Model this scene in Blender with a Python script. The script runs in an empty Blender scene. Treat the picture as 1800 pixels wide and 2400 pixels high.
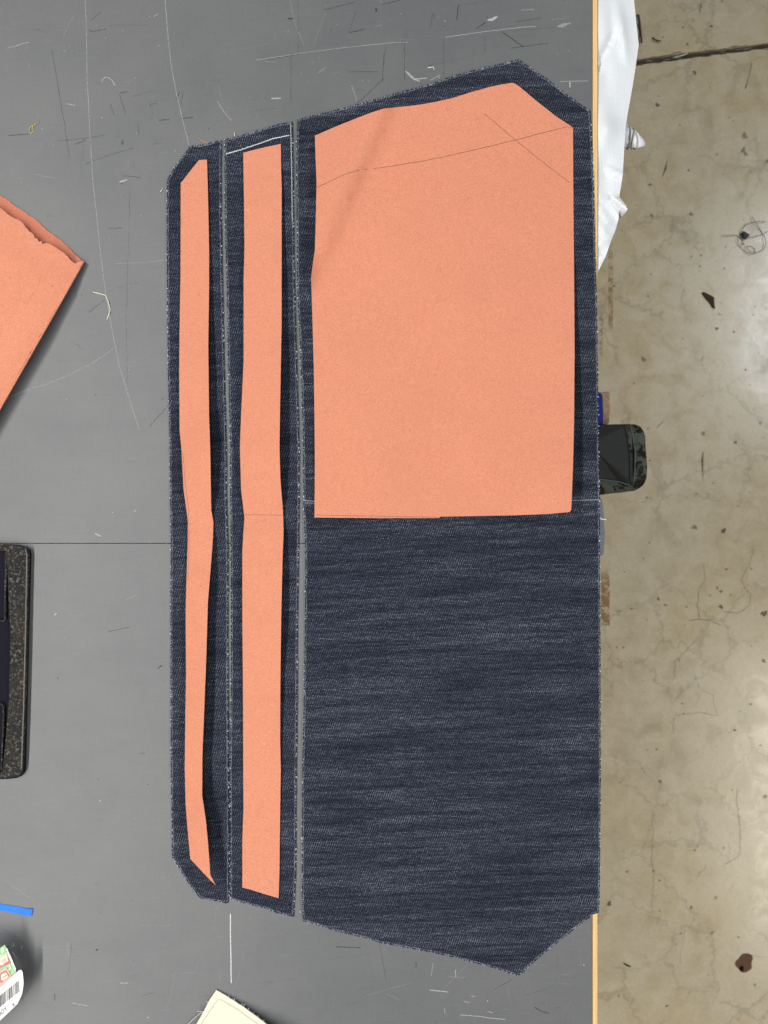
import bpy, math, random
from mathutils import Vector, Matrix, geometry
random.seed(11)
R = math.radians
scene = bpy.context.scene
COL = scene.collection
S = 0.00035            # metres per photo pixel on the table top
TZ = 0.9               # table height
D = 2400 * S * 26 / 36 # camera distance above the table top

def W(px, py, h=0.0):
    """place of a point seen at (px,py) that stands h metres above the table top"""
    k = (D - h) / D
    return Vector(((px - 900) * S * k, (1200 - py) * S * k, TZ + h))

# ------------------------------------------------------------------ materials
def mat(name):
    m = bpy.data.materials.new(name); m.use_nodes = True
    nt = m.node_tree; nt.nodes.clear()
    out = nt.nodes.new('ShaderNodeOutputMaterial')
    b = nt.nodes.new('ShaderNodeBsdfPrincipled')
    nt.links.new(b.outputs[0], out.inputs[0])
    return m, nt, b, out

class N:
    def __init__(s, nt): s.nt = nt
    def new(s, t, **k):
        n = s.nt.nodes.new(t)
        for a, v in k.items(): setattr(n, a, v)
        return n
    def put(s, sock, v):
        if v is None: return
        if hasattr(v, 'is_linked') or isinstance(v, bpy.types.NodeSocket): s.nt.links.new(v, sock)
        else: sock.default_value = v
    def math(s, op, a, b=None, c=None, clamp=False):
        n = s.new('ShaderNodeMath', operation=op); n.use_clamp = clamp
        s.put(n.inputs[0], a); s.put(n.inputs[1], b); s.put(n.inputs[2], c)
        return n.outputs[0]
    def vmath(s, op, a, b=None):
        n = s.new('ShaderNodeVectorMath', operation=op)
        s.put(n.inputs[0], a); s.put(n.inputs[1], b)
        return n.outputs[0]
    def coord(s, scale=(1, 1, 1), rot=0.0, loc=(0, 0, 0)):
        t = s.new('ShaderNodeTexCoord'); m = s.new('ShaderNodeMapping')
        s.nt.links.new(t.outputs['Object'], m.inputs[0])
        m.inputs['Scale'].default_value = scale; m.inputs['Rotation'].default_value = (0, 0, rot)
        m.inputs['Location'].default_value = loc
        return m.outputs[0]
    def noise(s, vec, scale=1.0, detail=3.0, rough=0.5, dist=0.0):
        n = s.new('ShaderNodeTexNoise'); s.put(n.inputs['Vector'], vec)
        n.inputs['Scale'].default_value = scale; n.inputs['Detail'].default_value = detail
        n.inputs['Roughness'].default_value = rough; n.inputs['Distortion'].default_value = dist
        return n.outputs[0]
    def vor(s, vec, scale=1.0, feature='F1', rnd=1.0):
        n = s.new('ShaderNodeTexVoronoi', feature=feature); s.put(n.inputs['Vector'], vec)
        n.inputs['Scale'].default_value = scale; n.inputs['Randomness'].default_value = rnd
        return n
    def mr(s, v, a, b, c=0.0, d=1.0, smooth=True):
        n = s.new('ShaderNodeMapRange'); n.interpolation_type = 'SMOOTHSTEP' if smooth else 'LINEAR'
        s.put(n.inputs[0], v)
        for i, x in enumerate((a, b, c, d)): n.inputs[i + 1].default_value = x
        return n.outputs[0]
    def mix(s, f, a, b, mode='MIX'):
        n = s.new('ShaderNodeMix', data_type='RGBA', blend_type=mode)
        s.put(n.inputs[0], f)
        for k, v in ((6, a), (7, b)):
            s.put(n.inputs[k], v if isinstance(v, bpy.types.NodeSocket) else (*v, 1))
        return n.outputs[2]
    def bump(s, h, dist, strength=1.0, bsdf=None):
        n = s.new('ShaderNodeBump'); s.put(n.inputs['Height'], h)
        n.inputs['Distance'].default_value = dist; n.inputs['Strength'].default_value = strength
        if bsdf: s.nt.links.new(n.outputs[0], bsdf.inputs['Normal'])
        return n.outputs[0]

def setb(b, rough=0.6, spec=0.5, col=None, metal=0.0):
    b.inputs['Roughness'].default_value = rough
    b.inputs['Specular IOR Level'].default_value = spec
    b.inputs['Metallic'].default_value = metal
    if col: b.inputs['Base Color'].default_value = (*col, 1)

PX = 1 / S

def m_table():
    m, nt, b, o = mat('grey_laminate'); n = N(nt)
    big = n.noise(n.coord((PX/260,)*3), 1, 4, .6)
    grain = n.noise(n.coord((PX/60, PX/2.2, 1), R(3)), 1, 3, .6)
    grain2 = n.noise(n.coord((PX/2.4, PX/50, 1), R(2)), 1, 2, .6)
    fine = n.noise(n.coord((PX/2.5,)*3), 1, 2, .6)
    c = n.mix(n.mr(big, .3, .7), (.120, .125, .129), (.138, .142, .144))
    k = n.math('ADD', n.math('MULTIPLY', grain, .22), n.math('MULTIPLY', grain2, .14))
    k = n.math('ADD', k, n.math('MULTIPLY', fine, .30)); k = n.math('ADD', k, .67)
    hs = n.new('ShaderNodeHueSaturation'); n.put(hs.inputs['Value'], k); n.put(hs.inputs['Color'], c)
    # small stains and scuffs
    v = n.vor(n.vmath('ADD', n.coord((PX/70,)*3), None), 1)
    sp = n.mr(v.outputs['Distance'], .03, .055, 1, 0)
    gate = n.mr(v.outputs['Color'], .62, .64)
    st = n.math('MULTIPLY', sp, gate)
    c2 = n.mix(n.math('MULTIPLY', st, .55), hs.outputs[0], (.05, .05, .05))
    n.put(b.inputs['Base Color'], c2)
    smear = n.noise(n.coord((PX/140, PX/45, 1), R(20)), 1, 4, .6)
    n.put(b.inputs['Roughness'], n.mr(smear, .3, .7, .475, .495))
    b.inputs['Specular IOR Level'].default_value = .60
    n.bump(n.math('ADD', grain, n.math('MULTIPLY', fine, .6)), .00006, .35, b)
    return m

def m_mark(name, col, rough=.6, grainpx=3.0, lo=.35, hi=.65, amin=.35):
    """scratch / pencil / chalk: opacity from the vertex attribute 'a', broken up by noise"""
    m, nt, b, o = mat(name); n = N(nt)
    setb(b, rough, .3, col)
    at = n.new('ShaderNodeAttribute'); at.attribute_name = 'a'
    br = n.mr(n.noise(n.coord((PX/grainpx,)*3), 1, 2, .6), lo, hi, amin, 1)
    f = n.math('MULTIPLY', at.outputs['Fac'], br, clamp=True)
    tr = n.new('ShaderNodeBsdfTransparent'); mx = n.new('ShaderNodeMixShader')
    n.put(mx.inputs[0], f); nt.links.new(tr.outputs[0], mx.inputs[1]); nt.links.new(b.outputs[0], mx.inputs[2])
    nt.links.new(mx.outputs[0], o.inputs[0])
    return m

def m_denim(rot, seed, tint=1.0, band=1.0):
    m, nt, b, o = mat('raw_denim'); n = N(nt)
    p = n.coord((PX, PX, 0), rot, (seed * 91.0, seed * 57.0, 0))
    wob = n.noise(n.vmath('MULTIPLY', p, (1/70, 1/45, 0)), 1, 2, .5)
    sx = n.new('ShaderNodeSeparateXYZ'); n.put(sx.inputs[0], p)
    X = n.math('ADD', sx.outputs[0], n.math('MULTIPLY', wob, 6.0))
    Y = n.math('ADD', sx.outputs[1], n.math('MULTIPLY', wob, 5.0))
    ry, cx, sh = 3.3, 5.4, .75
    yr = n.math('DIVIDE', Y, ry)
    row = n.math('FLOOR', yr)
    u = n.math('ADD', n.math('DIVIDE', X, cx), n.math('MULTIPLY', row, sh))
    a = n.math('MULTIPLY_ADD', n.math('COSINE', n.math('MULTIPLY', u, 2*math.pi)), .5, .5)
    bb = n.math('MULTIPLY_ADD', n.math('COSINE', n.math('MULTIPLY', n.math('SUBTRACT', yr, .5), 2*math.pi)), .5, .5)
    dot = n.math('MULTIPLY', n.math('POWER', a, 1.3), bb)
    # the diagonal rib of the twill
    dg = n.math('ADD', n.math('DIVIDE', X, 8.5), n.math('DIVIDE', Y, 5.2))
    rib = n.math('MULTIPLY_ADD', n.math('COSINE', n.math('MULTIPLY', dg, 2*math.pi)), .5, .5)
    # uneven yarns
    sl1 = n.noise(n.vmath('MULTIPLY', p, (1/130, 1/7, 0)), 1, 3, .6)
    sl2 = n.noise(n.vmath('MULTIPLY', p, (1/300, 1/17, 0)), 1, 4, .6, .0)
    sl3 = n.noise(n.vmath('MULTIPLY', p, (1/24, 1/6, 0)), 1, 2, .6)
    cell = n.noise(n.vmath('MULTIPLY', p, (1/4.5, 1/3.0, 0)), 1, 1, .5)
    amp = n.math('MULTIPLY', n.mr(sl1, .28, .74, .62, 1.38), n.mr(sl2, .28, .72, 1-.40*band, 1+.48*band))
    sl4 = n.noise(n.vmath('MULTIPLY', p, (1/420, 1/75, 0)), 1, 3, .5)
    amp = n.math('MULTIPLY', amp, n.mr(sl4, .3, .7, .72, 1.32))
    amp = n.math('MULTIPLY', amp, n.mr(sl3, .3, .7, .65, 1.35))
    amp = n.math('MULTIPLY', amp, n.mr(cell, .3, .75, .35, 1.8))
    f = n.math('ADD', n.math('MULTIPLY', dot, .36), n.math('MULTIPLY', rib, .05))
    f = n.math('MULTIPLY', f, amp, clamp=True)
    base = n.mix(n.mr(sl2, .3, .7), (.0035*tint, .0050*tint, .014*tint), (.0065*tint, .0095*tint, .022*tint))
    c = n.mix(f, base, (.24, .27, .335))
    n.put(b.inputs['Base Color'], c)
    setb(b, .85, .12)
    b.inputs['Sheen Weight'].default_value = .05
    n.bump(n.math('ADD', dot, rib), .0002, .5, b)
    return m

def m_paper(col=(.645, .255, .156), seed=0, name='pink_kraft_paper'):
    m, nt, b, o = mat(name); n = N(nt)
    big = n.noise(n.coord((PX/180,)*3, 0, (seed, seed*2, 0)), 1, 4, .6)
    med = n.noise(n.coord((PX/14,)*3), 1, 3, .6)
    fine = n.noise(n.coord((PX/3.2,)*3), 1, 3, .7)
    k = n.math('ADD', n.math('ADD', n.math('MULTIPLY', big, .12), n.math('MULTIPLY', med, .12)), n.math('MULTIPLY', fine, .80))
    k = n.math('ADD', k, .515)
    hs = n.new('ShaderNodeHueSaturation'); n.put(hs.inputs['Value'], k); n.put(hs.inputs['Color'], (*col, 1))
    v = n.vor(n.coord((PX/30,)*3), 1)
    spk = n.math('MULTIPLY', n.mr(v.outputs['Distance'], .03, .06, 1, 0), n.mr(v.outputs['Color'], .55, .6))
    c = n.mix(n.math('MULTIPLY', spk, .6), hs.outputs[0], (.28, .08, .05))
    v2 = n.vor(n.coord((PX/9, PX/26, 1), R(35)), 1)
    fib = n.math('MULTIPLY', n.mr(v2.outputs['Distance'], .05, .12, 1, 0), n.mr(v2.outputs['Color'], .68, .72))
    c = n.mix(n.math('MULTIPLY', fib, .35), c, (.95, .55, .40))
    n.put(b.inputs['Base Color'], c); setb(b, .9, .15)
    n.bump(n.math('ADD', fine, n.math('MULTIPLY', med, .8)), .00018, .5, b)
    return m

def m_plain(name, col, rough=.7, spec=.3, var=.15, spx=12, bump=.0, metal=0, stretch=(1, 1, 1)):
    m, nt, b, o = mat(name); n = N(nt)
    ns = n.noise(n.coord((PX/spx*stretch[0], PX/spx*stretch[1], PX/spx*stretch[2])), 1, 4, .6)
    k = n.math('ADD', n.math('MULTIPLY', ns, 2*var), 1 - var)
    hs = n.new('ShaderNodeHueSaturation'); n.put(hs.inputs['Value'], k); n.put(hs.inputs['Color'], (*col, 1))
    n.put(b.inputs['Base Color'], hs.outputs[0]); setb(b, rough, spec, None, metal)
    if bump: n.bump(ns, bump, 1, b)
    return m

def m_cast():
    m, nt, b, o = mat('hammered_black_paint'); n = N(nt)
    p = n.coord((PX/7.5,)*3)
    nz = n.noise(p, 1, 3, .65, .9)
    v = n.vor(n.coord((PX/6.5,)*3), 1, 'SMOOTH_F1')
    h = n.math('ADD', nz, n.math('MULTIPLY', v.outputs['Distance'], -.6))
    br = n.noise(n.coord((PX/90,)*3), 1, 3, .5)
    base = n.mix(n.mr(br, .4, .6), (.012, .013, .013), (.024, .019, .015))
    c = n.mix(n.mr(h, .24, .50, 0, .75), base, (.17, .155, .13))  # lumps coloured lighter, painting in the sparkle of the finish
    n.put(b.inputs['Base Color'], c); setb(b, .5, .35)
    n.bump(h, .0022, 1, b)
    return m

def m_floor():
    m, nt, b, o = mat('polished_concrete'); n = N(nt)
    f = PX / 2.484   # photo pixels on the floor
    big = n.noise(n.coord((f/420,)*3), 1, 4, .6)
    med = n.noise(n.coord((f/55,)*3), 1, 5, .62, .4)
    fine = n.noise(n.coord((f/7,)*3), 1, 4, .65)
    c = n.mix(n.mr(big, .32, .68), (.64, .52, .31), (.66, .57, .40))
    c = n.mix(n.math('MULTIPLY', n.mr(med, .35, .72, 0, 1), .50), c, (.76, .67, .49))
    c = n.mix(n.mr(med, .22, .46, .42, 0), c, (.52, .41, .24))
    k = n.math('ADD', n.math('MULTIPLY', fine, .36), .82)
    hs = n.new('ShaderNodeHueSaturation'); n.put(hs.inputs['Value'], k); n.put(hs.inputs['Color'], c)
    # craze cracks
    q = n.coord((f/135,)*3)
    d = n.new('ShaderNodeTexNoise'); n.put(d.inputs['Vector'], n.coord((f/85,)*3)); d.inputs['Detail'].default_value = 2.5
    qq = n.vmath('ADD', q, n.vmath('MULTIPLY', n.vmath('SUBTRACT', d.outputs['Color'], (.5, .5, .5)), (.38, .38, 0)))
    cr = n.vor(qq, 1, 'DISTANCE_TO_EDGE')
    line = n.mr(cr.outputs['Distance'], .0, .045, 1, 0)
    gate = n.mr(n.noise(n.coord((f/200,)*3, 0, (7, 3, 0)), 1, 2, .5), .34, .62, 0, 1)
    c = n.mix(n.math('MULTIPLY', n.math('MULTIPLY', line, gate), .26), hs.outputs[0], (.12, .10, .075))
    # pits and specks
    for sc, r0, r1, g, a in ((42, .045, .10, .72, .75), (16, .06, .14, .84, .5), (95, .03, .055, .60, .8)):
        v = n.vor(n.coord((f/sc,)*3, .3, (sc, 0, 0)), 1)
        s_ = n.math('MULTIPLY', n.mr(v.outputs['Distance'], r0, r1, 1, 0), n.mr(v.outputs['Color'], g, g+.02))
        c = n.mix(n.math('MULTIPLY', s_, a), c, (.10, .085, .065))
    v = n.vor(n.coord((f/75,)*3, .9, (5, 9, 0)), 1)
    s_ = n.math('MULTIPLY', n.mr(v.outputs['Distance'], .02, .045, 1, 0), n.mr(v.outputs['Color'], .66, .68))
    c = n.mix(n.math('MULTIPLY', s_, .7), c, (.62, .58, .50))
    n.put(b.inputs['Base Color'], c)
    n.put(b.inputs['Roughness'], n.mr(med, .3, .7, .20, .32))
    b.inputs['Specular IOR Level'].default_value = .55
    n.bump(n.math('ADD', med, n.math('MULTIPLY', fine, .15)), .003, .10, b)
    return m

M_TABLE = m_table()
M_LIGHT = m_mark('light_scratch', (.48, .49, .48), .6, 5, .3, .6, .6)
M_DARK = m_mark('dark_scratch', (.035, .035, .038), .6)
M_CHALK = m_mark('white_chalk', (.80, .81, .82), .9, 2.2, .3, .6, .45)
M_PENCIL = m_mark('pencil_line', (.24, .12, .09), .6, 4, .2, .5, .6)
M_FLOORD = m_mark('floor_mark_dark', (.075, .062, .048), .7, 9, .3, .6, .5)
M_RUST = m_mark('rust_stain', (.42, .23, .09), .7, 30, .35, .62, .1)
M_OIL = m_mark('brown_stain', (.16, .075, .045), .6, 20, .1, .3, .8)
M_PAPER = m_paper()
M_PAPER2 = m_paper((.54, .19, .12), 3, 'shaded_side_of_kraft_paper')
M_WOOD = m_plain('birch_edge', (.74, .51, .235), .6, .3, .28, 16, .0, 0, (3.0, .12, 1))
M_WOOD2 = m_plain('glue_line', (.24, .145, .07), .7, .2, .3, 10, .0, 0, (2, .3, 1))
M_FRAYL = m_plain('pale_yarn', (.30, .34, .42), .9, .1, .3, 5)
M_FRAYD = m_plain('indigo_yarn', (.020, .026, .048), .9, .1, .3, 5)
M_WHITE = m_plain('white_yarn', (.82, .82, .80), .8, .2, .08, 5)
M_EDGE = m_mark('pale_cut_edge', (.30, .34, .42), .9, 2.4, .38, .6, .12)

# ------------------------------------------------------------------ mesh helpers
class MB:
    def __init__(s): s.v = []; s.f = []; s.m = []; s.a = []; s.sm = []
    def vert(s, co, a=1.0): s.v.append(Vector(co)); s.a.append(a); return len(s.v) - 1
    def face(s, idx, m=0, smooth=False): s.f.append(idx); s.m.append(m); s.sm.append(smooth)
    def box(s, a, b, m=0):
        (x0, y0, z0), (x1, y1, z1) = a, b
        i = [s.vert(c) for c in ((x0,y0,z0),(x1,y0,z0),(x1,y1,z0),(x0,y1,z0),(x0,y0,z1),(x1,y0,z1),(x1,y1,z1),(x0,y1,z1))]
        for q in ((0,3,2,1),(4,5,6,7),(0,1,5,4),(1,2,6,5),(2,3,7,6),(3,0,4,7)): s.face([i[k] for k in q], m)
    def ribbon(s, pts, width, m=0, alphas=None):
        """flat strip along world points (z kept), width in metres (number or list)"""
        n = len(pts); prev = None
        for i, p in enumerate(pts):
            q0 = pts[max(i-1, 0)]; q1 = pts[min(i+1, n-1)]
            t = (q1 - q0); t.z = 0
            if t.length < 1e-9: t = Vector((1, 0, 0))
            t.normalize(); nn = Vector((-t.y, t.x, 0))
            w = width[i] if isinstance(width, (list, tuple)) else width
            al = alphas[i] if isinstance(alphas, (list, tuple)) else (1.0 if alphas is None else alphas)
            a = s.vert(p + nn*w/2, al); b = s.vert(p - nn*w/2, al)
            if prev: s.face([prev[1], b, a, prev[0]], m)
            prev = (a, b)
    def tube(s, pts, r, m=0, seg=6):
        n = len(pts); rings = []
        for i, p in enumerate(pts):
            t = (pts[min(i+1, n-1)] - pts[max(i-1, 0)]).normalized()
            u = t.cross(Vector((0, 0, 1)))
            if u.length < 1e-4: u = Vector((1, 0, 0))
            u.normalize(); w = u.cross(t)
            rr = r[i] if isinstance(r, (list, tuple)) else r
            rings.append([s.vert(p + (u*math.cos(2*math.pi*k/seg) + w*math.sin(2*math.pi*k/seg))*rr) for k in range(seg)])
        for i in range(n-1):
            for k in range(seg):
                s.face([rings[i][k], rings[i][(k+1) % seg], rings[i+1][(k+1) % seg], rings[i+1][k]], m, True)
        s.face(rings[0][::-1], m); s.face(rings[-1], m)
    def build(s, name, mats, parent=None):
        me = bpy.data.meshes.new(name)
        if parent is not None: org = parent['_w']
        else:
            xs = [v.x for v in s.v]; ys = [v.y for v in s.v]; zs = [v.z for v in s.v]
            org = ((min(xs)+max(xs))/2, (min(ys)+max(ys))/2, min(zs))
        org = Vector(org)
        me.from_pydata([v - org for v in s.v], [], s.f)
        if not isinstance(mats, (list, tuple)): mats = [mats]
        for m in mats: me.materials.append(m)
        me.polygons.foreach_set('material_index', s.m)
        me.polygons.foreach_set('use_smooth', s.sm)
        at = me.attributes.new('a', 'FLOAT', 'POINT'); at.data.foreach_set('value', s.a)
        me.update()
        ob = bpy.data.objects.new(name, me); COL.objects.link(ob)
        if parent is not None: ob.parent = parent
        else: ob.location = org
        return ob

def thing(name, label, cat, w, group=None):
    o = bpy.data.objects.new(name, None); COL.objects.link(o)
    o.location = w; o['label'] = label; o['category'] = cat; o['_w'] = tuple(w); o.empty_display_size = .02
    if group: o['group'] = group
    return o
def tag(o, label, cat, group=None, kind=None):
    if label: o['label'] = label
    if cat: o['category'] = cat
    if group: o['group'] = group
    if kind: o['kind'] = kind
    return o

def inside(p, poly):
    x, y = p; c = False; n = len(poly); j = n-1
    for i in range(n):
        xi, yi = poly[i]; xj, yj = poly[j]
        if (yi > y) != (yj > y) and x < (xj-xi)*(y-yi)/(yj-yi)+xi: c = not c
        j = i
    return c
def dseg(p, a, b):
    ax, ay = a; bx, by = b; px, py = p
    L = (bx-ax)**2+(by-ay)**2
    t = 0 if L == 0 else max(0, min(1, ((px-ax)*(bx-ax)+(py-ay)*(by-ay))/L))
    return math.hypot(px-ax-t*(bx-ax), py-ay-t*(by-ay))
def smoothpoly(poly, step, jit=0.0, closed=True):
    out = []
    n = len(poly)
    for i in range(n if closed else n-1):
        a = poly[i]; b = poly[(i+1) % n]
        L = math.hypot(b[0]-a[0], b[1]-a[1]); k = max(1, int(L/step))
        nx, ny = ((b[1]-a[1])/L, -(b[0]-a[0])/L) if L else (0, 0)
        for q in range(k):
            t = q/k; j = random.uniform(-jit, jit) if q else 0
            out.append((a[0]+(b[0]-a[0])*t+nx*j, a[1]+(b[1]-a[1])*t+ny*j))
    if not closed: out.append(poly[-1])
    return out
def interp(tab, x):
    if x <= tab[0][0]: return tab[0][1]
    for (a, va), (b, vb) in zip(tab, tab[1:]):
        if x <= b:
            t = (x-a)/(b-a); t = t*t*(3-2*t); return va+(vb-va)*t
    return tab[-1][1]

def sheet(mb, poly, zf, thick, grid, step=None, jit=0.0, mi=0, side=None, zp=lambda x, y: 0.0):
    """sheet with real thickness; poly in photo pixels, zf gives the height in metres of its underside above the table"""
    side = mi if side is None else side
    out = smoothpoly(poly, step or grid, jit)
    pts = [Vector(p) for p in out]; no = len(pts)
    x0 = min(p[0] for p in out); x1 = max(p[0] for p in out); y0 = min(p[1] for p in out); y1 = max(p[1] for p in out)
    yy = y0 + grid/2
    while yy < y1:
        xx = x0 + grid/2
        while xx < x1:
            p = (xx+random.uniform(-.15, .15)*grid, yy+random.uniform(-.15, .15)*grid)
            if inside(p, out) and min(dseg(p, out[i], out[(i+1) % no]) for i in range(no)) > grid*.35: pts.append(Vector(p))
            xx += grid
        yy += grid
    r = geometry.delaunay_2d_cdt(pts, [(i, (i+1) % no) for i in range(no)], [list(range(no))], 1, 1e-6)
    vs, fs = r[0], r[2]
    hs = [zf(v.x, v.y) for v in vs]
    top = [mb.vert(W(v.x, v.y, h+thick)) for v, h in zip(vs, hs)]
    bot = [mb.vert(mb.v[t] - Vector((0, 0, thick))) for t in top]
    for f in fs:
        a, b, c = [mb.v[top[i]] for i in f[:3]]
        ff = list(f)
        if (b-a).cross(c-a).z < 0: ff = ff[::-1]
        mb.face([top[i] for i in ff], mi, True)
        mb.face([bot[i] for i in ff[::-1]], mi, True)
    ring = []
    for p in out:
        h = zf(p[0], p[1]); t = W(p[0], p[1], h+thick)
        ring.append((mb.vert(t), mb.vert(t - Vector((0, 0, thick)))))
    for i in range(no):
        a = ring[i]; b = ring[(i+1) % no]
        mb.face([a[0], a[1], b[1], b[0]], side)
    return out

# ------------------------------------------------------------------ setting: floor
FH = -0.9
def F(px, py, dz=0.0): return W(px, py, FH + dz)
mb = MB()
# joint line: px/py along the groove, upper and lower lip
jx = [1390 + 14*i for i in range(36)]
def lip(x, off, sd):
    random.seed(int(x)*7+sd); j = random.uniform(-1.6, 1.6)
    return 147 - (x-1495)*.130 + off + j
up = [(x, lip(x, -9 + (x-1500)*.009, 1)) for x in jx]; lo = [(x, lip(x, 6, 2)) for x in jx]
far = 3.6
tl = [F(x, y) for x, y in up]; bl = [F(x, y) for x, y in lo]
def ext(p, q, sgn):  # continue the joint straight on past the frame
    d = (q-p).normalized(); return q + d*far*sgn
tl = [Vector((-far, tl[0].y + (tl[0].y-tl[-1].y)/(tl[0].x-tl[-1].x)*(-far-tl[0].x), 0))] + tl
bl = [Vector((-far, bl[0].y + (bl[0].y-bl[-1].y)/(bl[0].x-bl[-1].x)*(-far-bl[0].x), 0))] + bl
tl.append(Vector((far, tl[-1].y + (tl[1].y-tl[-1].y)/(tl[1].x-tl[-1].x)*(far-tl[-1].x), 0)))
bl.append(Vector((far, bl[-1].y + (bl[1].y-bl[-2].y)/(bl[1].x-bl[-2].x)*(far-bl[-1].x), 0)))
for i in range(len(tl)-1):
    a, b = tl[i], tl[i+1]; c, d = bl[i], bl[i+1]
    q = [mb.vert((a.x, a.y, 0)), mb.vert((b.x, b.y, 0)), mb.vert((b.x, far, 0)), mb.vert((a.x, far, 0))]; mb.face(q)
    q = [mb.vert((c.x, -far, 0)), mb.vert((d.x, -far, 0)), mb.vert((d.x, d.y, 0)), mb.vert((c.x, c.y, 0))]; mb.face(q)
    g = -.006
    q = [mb.vert((c.x, c.y, g)), mb.vert((d.x, d.y, g)), mb.vert((b.x, b.y, g)), mb.vert((a.x, a.y, g))]; mb.face(q, 1)
    q = [mb.vert((a.x, a.y, g)), mb.vert((b.x, b.y, g)), mb.vert((b.x, b.y, 0)), mb.vert((a.x, a.y, 0))]; mb.face(q, 0)
    q = [mb.vert((d.x, d.y, g)), mb.vert((c.x, c.y, g)), mb.vert((c.x, c.y, 0)), mb.vert((d.x, d.y, 0))]; mb.face(q, 0)
random.seed(5)
def fmark(pts, w, m, al, z=.0004):
    P = [F(x, y, z) for x, y in pts]
    mb.ribbon(P, w*S*2.484 if not isinstance(w, list) else [q*S*2.484 for q in w], m, al)
def blob(cx, cy, r, m, al=1.0, z=.0004, irr=.25, n=22, sx=1, sy=1):
    ph = [random.uniform(0, 6.28) for _ in range(4)]
    c = mb.vert(F(cx, cy, z), al); ring = []; soft = []
    for i in range(n):
        t = 2*math.pi*i/n
        rr = r*(1+irr*(.5*math.sin(2*t+ph[0])+.4*math.sin(3*t+ph[1])+.3*math.sin(5*t+ph[2])))
        ring.append(mb.vert(F(cx+rr*sx*math.cos(t), cy+rr*sy*math.sin(t), z), al))
        soft.append(mb.vert(F(cx+(rr*1.12+.8)*sx*math.cos(t), cy+(rr*1.12+.8)*sy*math.sin(t), z), 0))
    for i in range(n):
        j = (i+1) % n
        mb.face([c, ring[j], ring[i]], m); mb.face([ring[i], ring[j], soft[j], soft[i]], m)
# rust streaks next to the table
for x0, x1, ya, yb, al in ((1426, 1437, 560, 780, .5), (1409, 1429, 1325, 1466, .72), (1404, 1413, 700, 840, .4)):
    mb.ribbon([F((x0+x1)/2, ya+(yb-ya)*i/8, .0005) for i in range(9)], (x1-x0)*S*2.484, 3, [al*min(1, i/2.5)*(1 if (yb > 1400 or i < 8) else 0) for i in range(9)])
blob(1745, 2257, 19, 4, 1.0, irr=.22)
blob(1738, 2270, 5, 4, .8)
for cx, cy, r in ((1428, 2118, 4.5), (1669, 2187, 3.5), (1547, 1832, 3.5), (1678, 2104, 3), (1628, 1236, 5), (1696, 1244, 5), (1543, 1404, 3), (1560, 1418, 3),
                  (1681, 1378, 3), (1690, 1386, 3), (1690, 1422, 4), (1791, 1438, 6), (1508, 842, 5), (1680, 770, 3), (1648, 1016, 4), (1541, 246, 4), (1628, 170, 4),
                  (1620, 502, 4), (1527, 505, 3.5), (1742, 352, 5), (1748, 361, 4), (1745, 318, 6), (1799, 378, 4), (1790, 1549, 4), (1620, 2127, 3), (1793, 1867, 4), (1724, 1037, 3)):
    blob(cx, cy, r, 2, random.uniform(.35, .65), irr=.4)
for _ in range(120):
    blob(random.uniform(1405, 1800), random.uniform(0, 2400), random.uniform(.8, 2.2), 2, random.uniform(.2, .6), irr=.4, n=8, sx=random.uniform(.7, 1.8))
fmark([(1497, 34), (1500, 55), (1504, 100)], 4, 2, [.8, .9, .8])
fmark([(1648, 1058), (1646, 1080), (1648, 1128)], [5, 6, 3], 2, [.2, .6, .1])
fmark([(1565, 372), (1560, 395), (1550, 420)], [1, 5, 2], 2, [.2, .7, .1])
fmark([(1539, 1003), (1548, 994), (1556, 985)], 2, 2, [.3, .6, .2])
fmark([(1762, 148), (1755, 180), (1747, 208)], [3, 2, 4], 2, [.5, .3, .5])
fmark([(1643, 8), (1640, 30)], 3, 2, .5)
def wander(pts):
    q = smoothpoly(pts, 5, 0, False); o = []; dx = dy = 0
    for i, (x, y) in enumerate(q):
        dx = dx*.8 + random.gauss(0, .9); dy = dy*.8 + random.gauss(0, .9); o.append((x+dx, y+dy))
    return o
# hand-traced long cracks
for pts, w, al in (
    ([(1529, 1905), (1531, 1960), (1527, 2010), (1532, 2060), (1529, 2130)], 1.8, .45),
    ([(1730, 1850), (1729, 1900), (1735, 1960), (1733, 2002), (1717, 2018), (1700, 2025)], 1.8, .55),
    ([(1655, 2030), (1645, 2040), (1632, 2054)], 1.8, .5),
    ([(1595, 1540), (1580, 1550), (1581, 1590)], 1.8, .5), ([(1638, 1385), (1636, 1420), (1641, 1450), (1670, 1453), (1690, 1465)], 2.4, .6),
    ([(1641, 1450), (1615, 1453)], 2.2, .5), ([(1737, 1360), (1760, 1395), (1757, 1420), (1728, 1440), (1695, 1434)], 2.0, .5),
    ([(1737, 1360), (1757, 1320), (1764, 1290)], 1.8, .45), ([(1650, 1320), (1652, 1360), (1640, 1380)], 1.8, .5),
    ([(1628, 1500), (1600, 1530), (1583, 1545)], 1.8, .5), ([(1672, 1630), (1640, 1610), (1628, 1580)], 1.5, .4),
    ([(1672, 1630), (1675, 1660), (1685, 1680), (1650, 1670), (1580, 1678), (1582, 1720)], 1.5, .5),
    ([(1608, 2180), (1600, 2220), (1592, 2260)], 1.5, .35), ([(1740, 2236), (1770, 2240), (1800, 2244)], 1.5, .4)):
    fmark(wander(pts), w*1.4, 2, al*.42)
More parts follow.
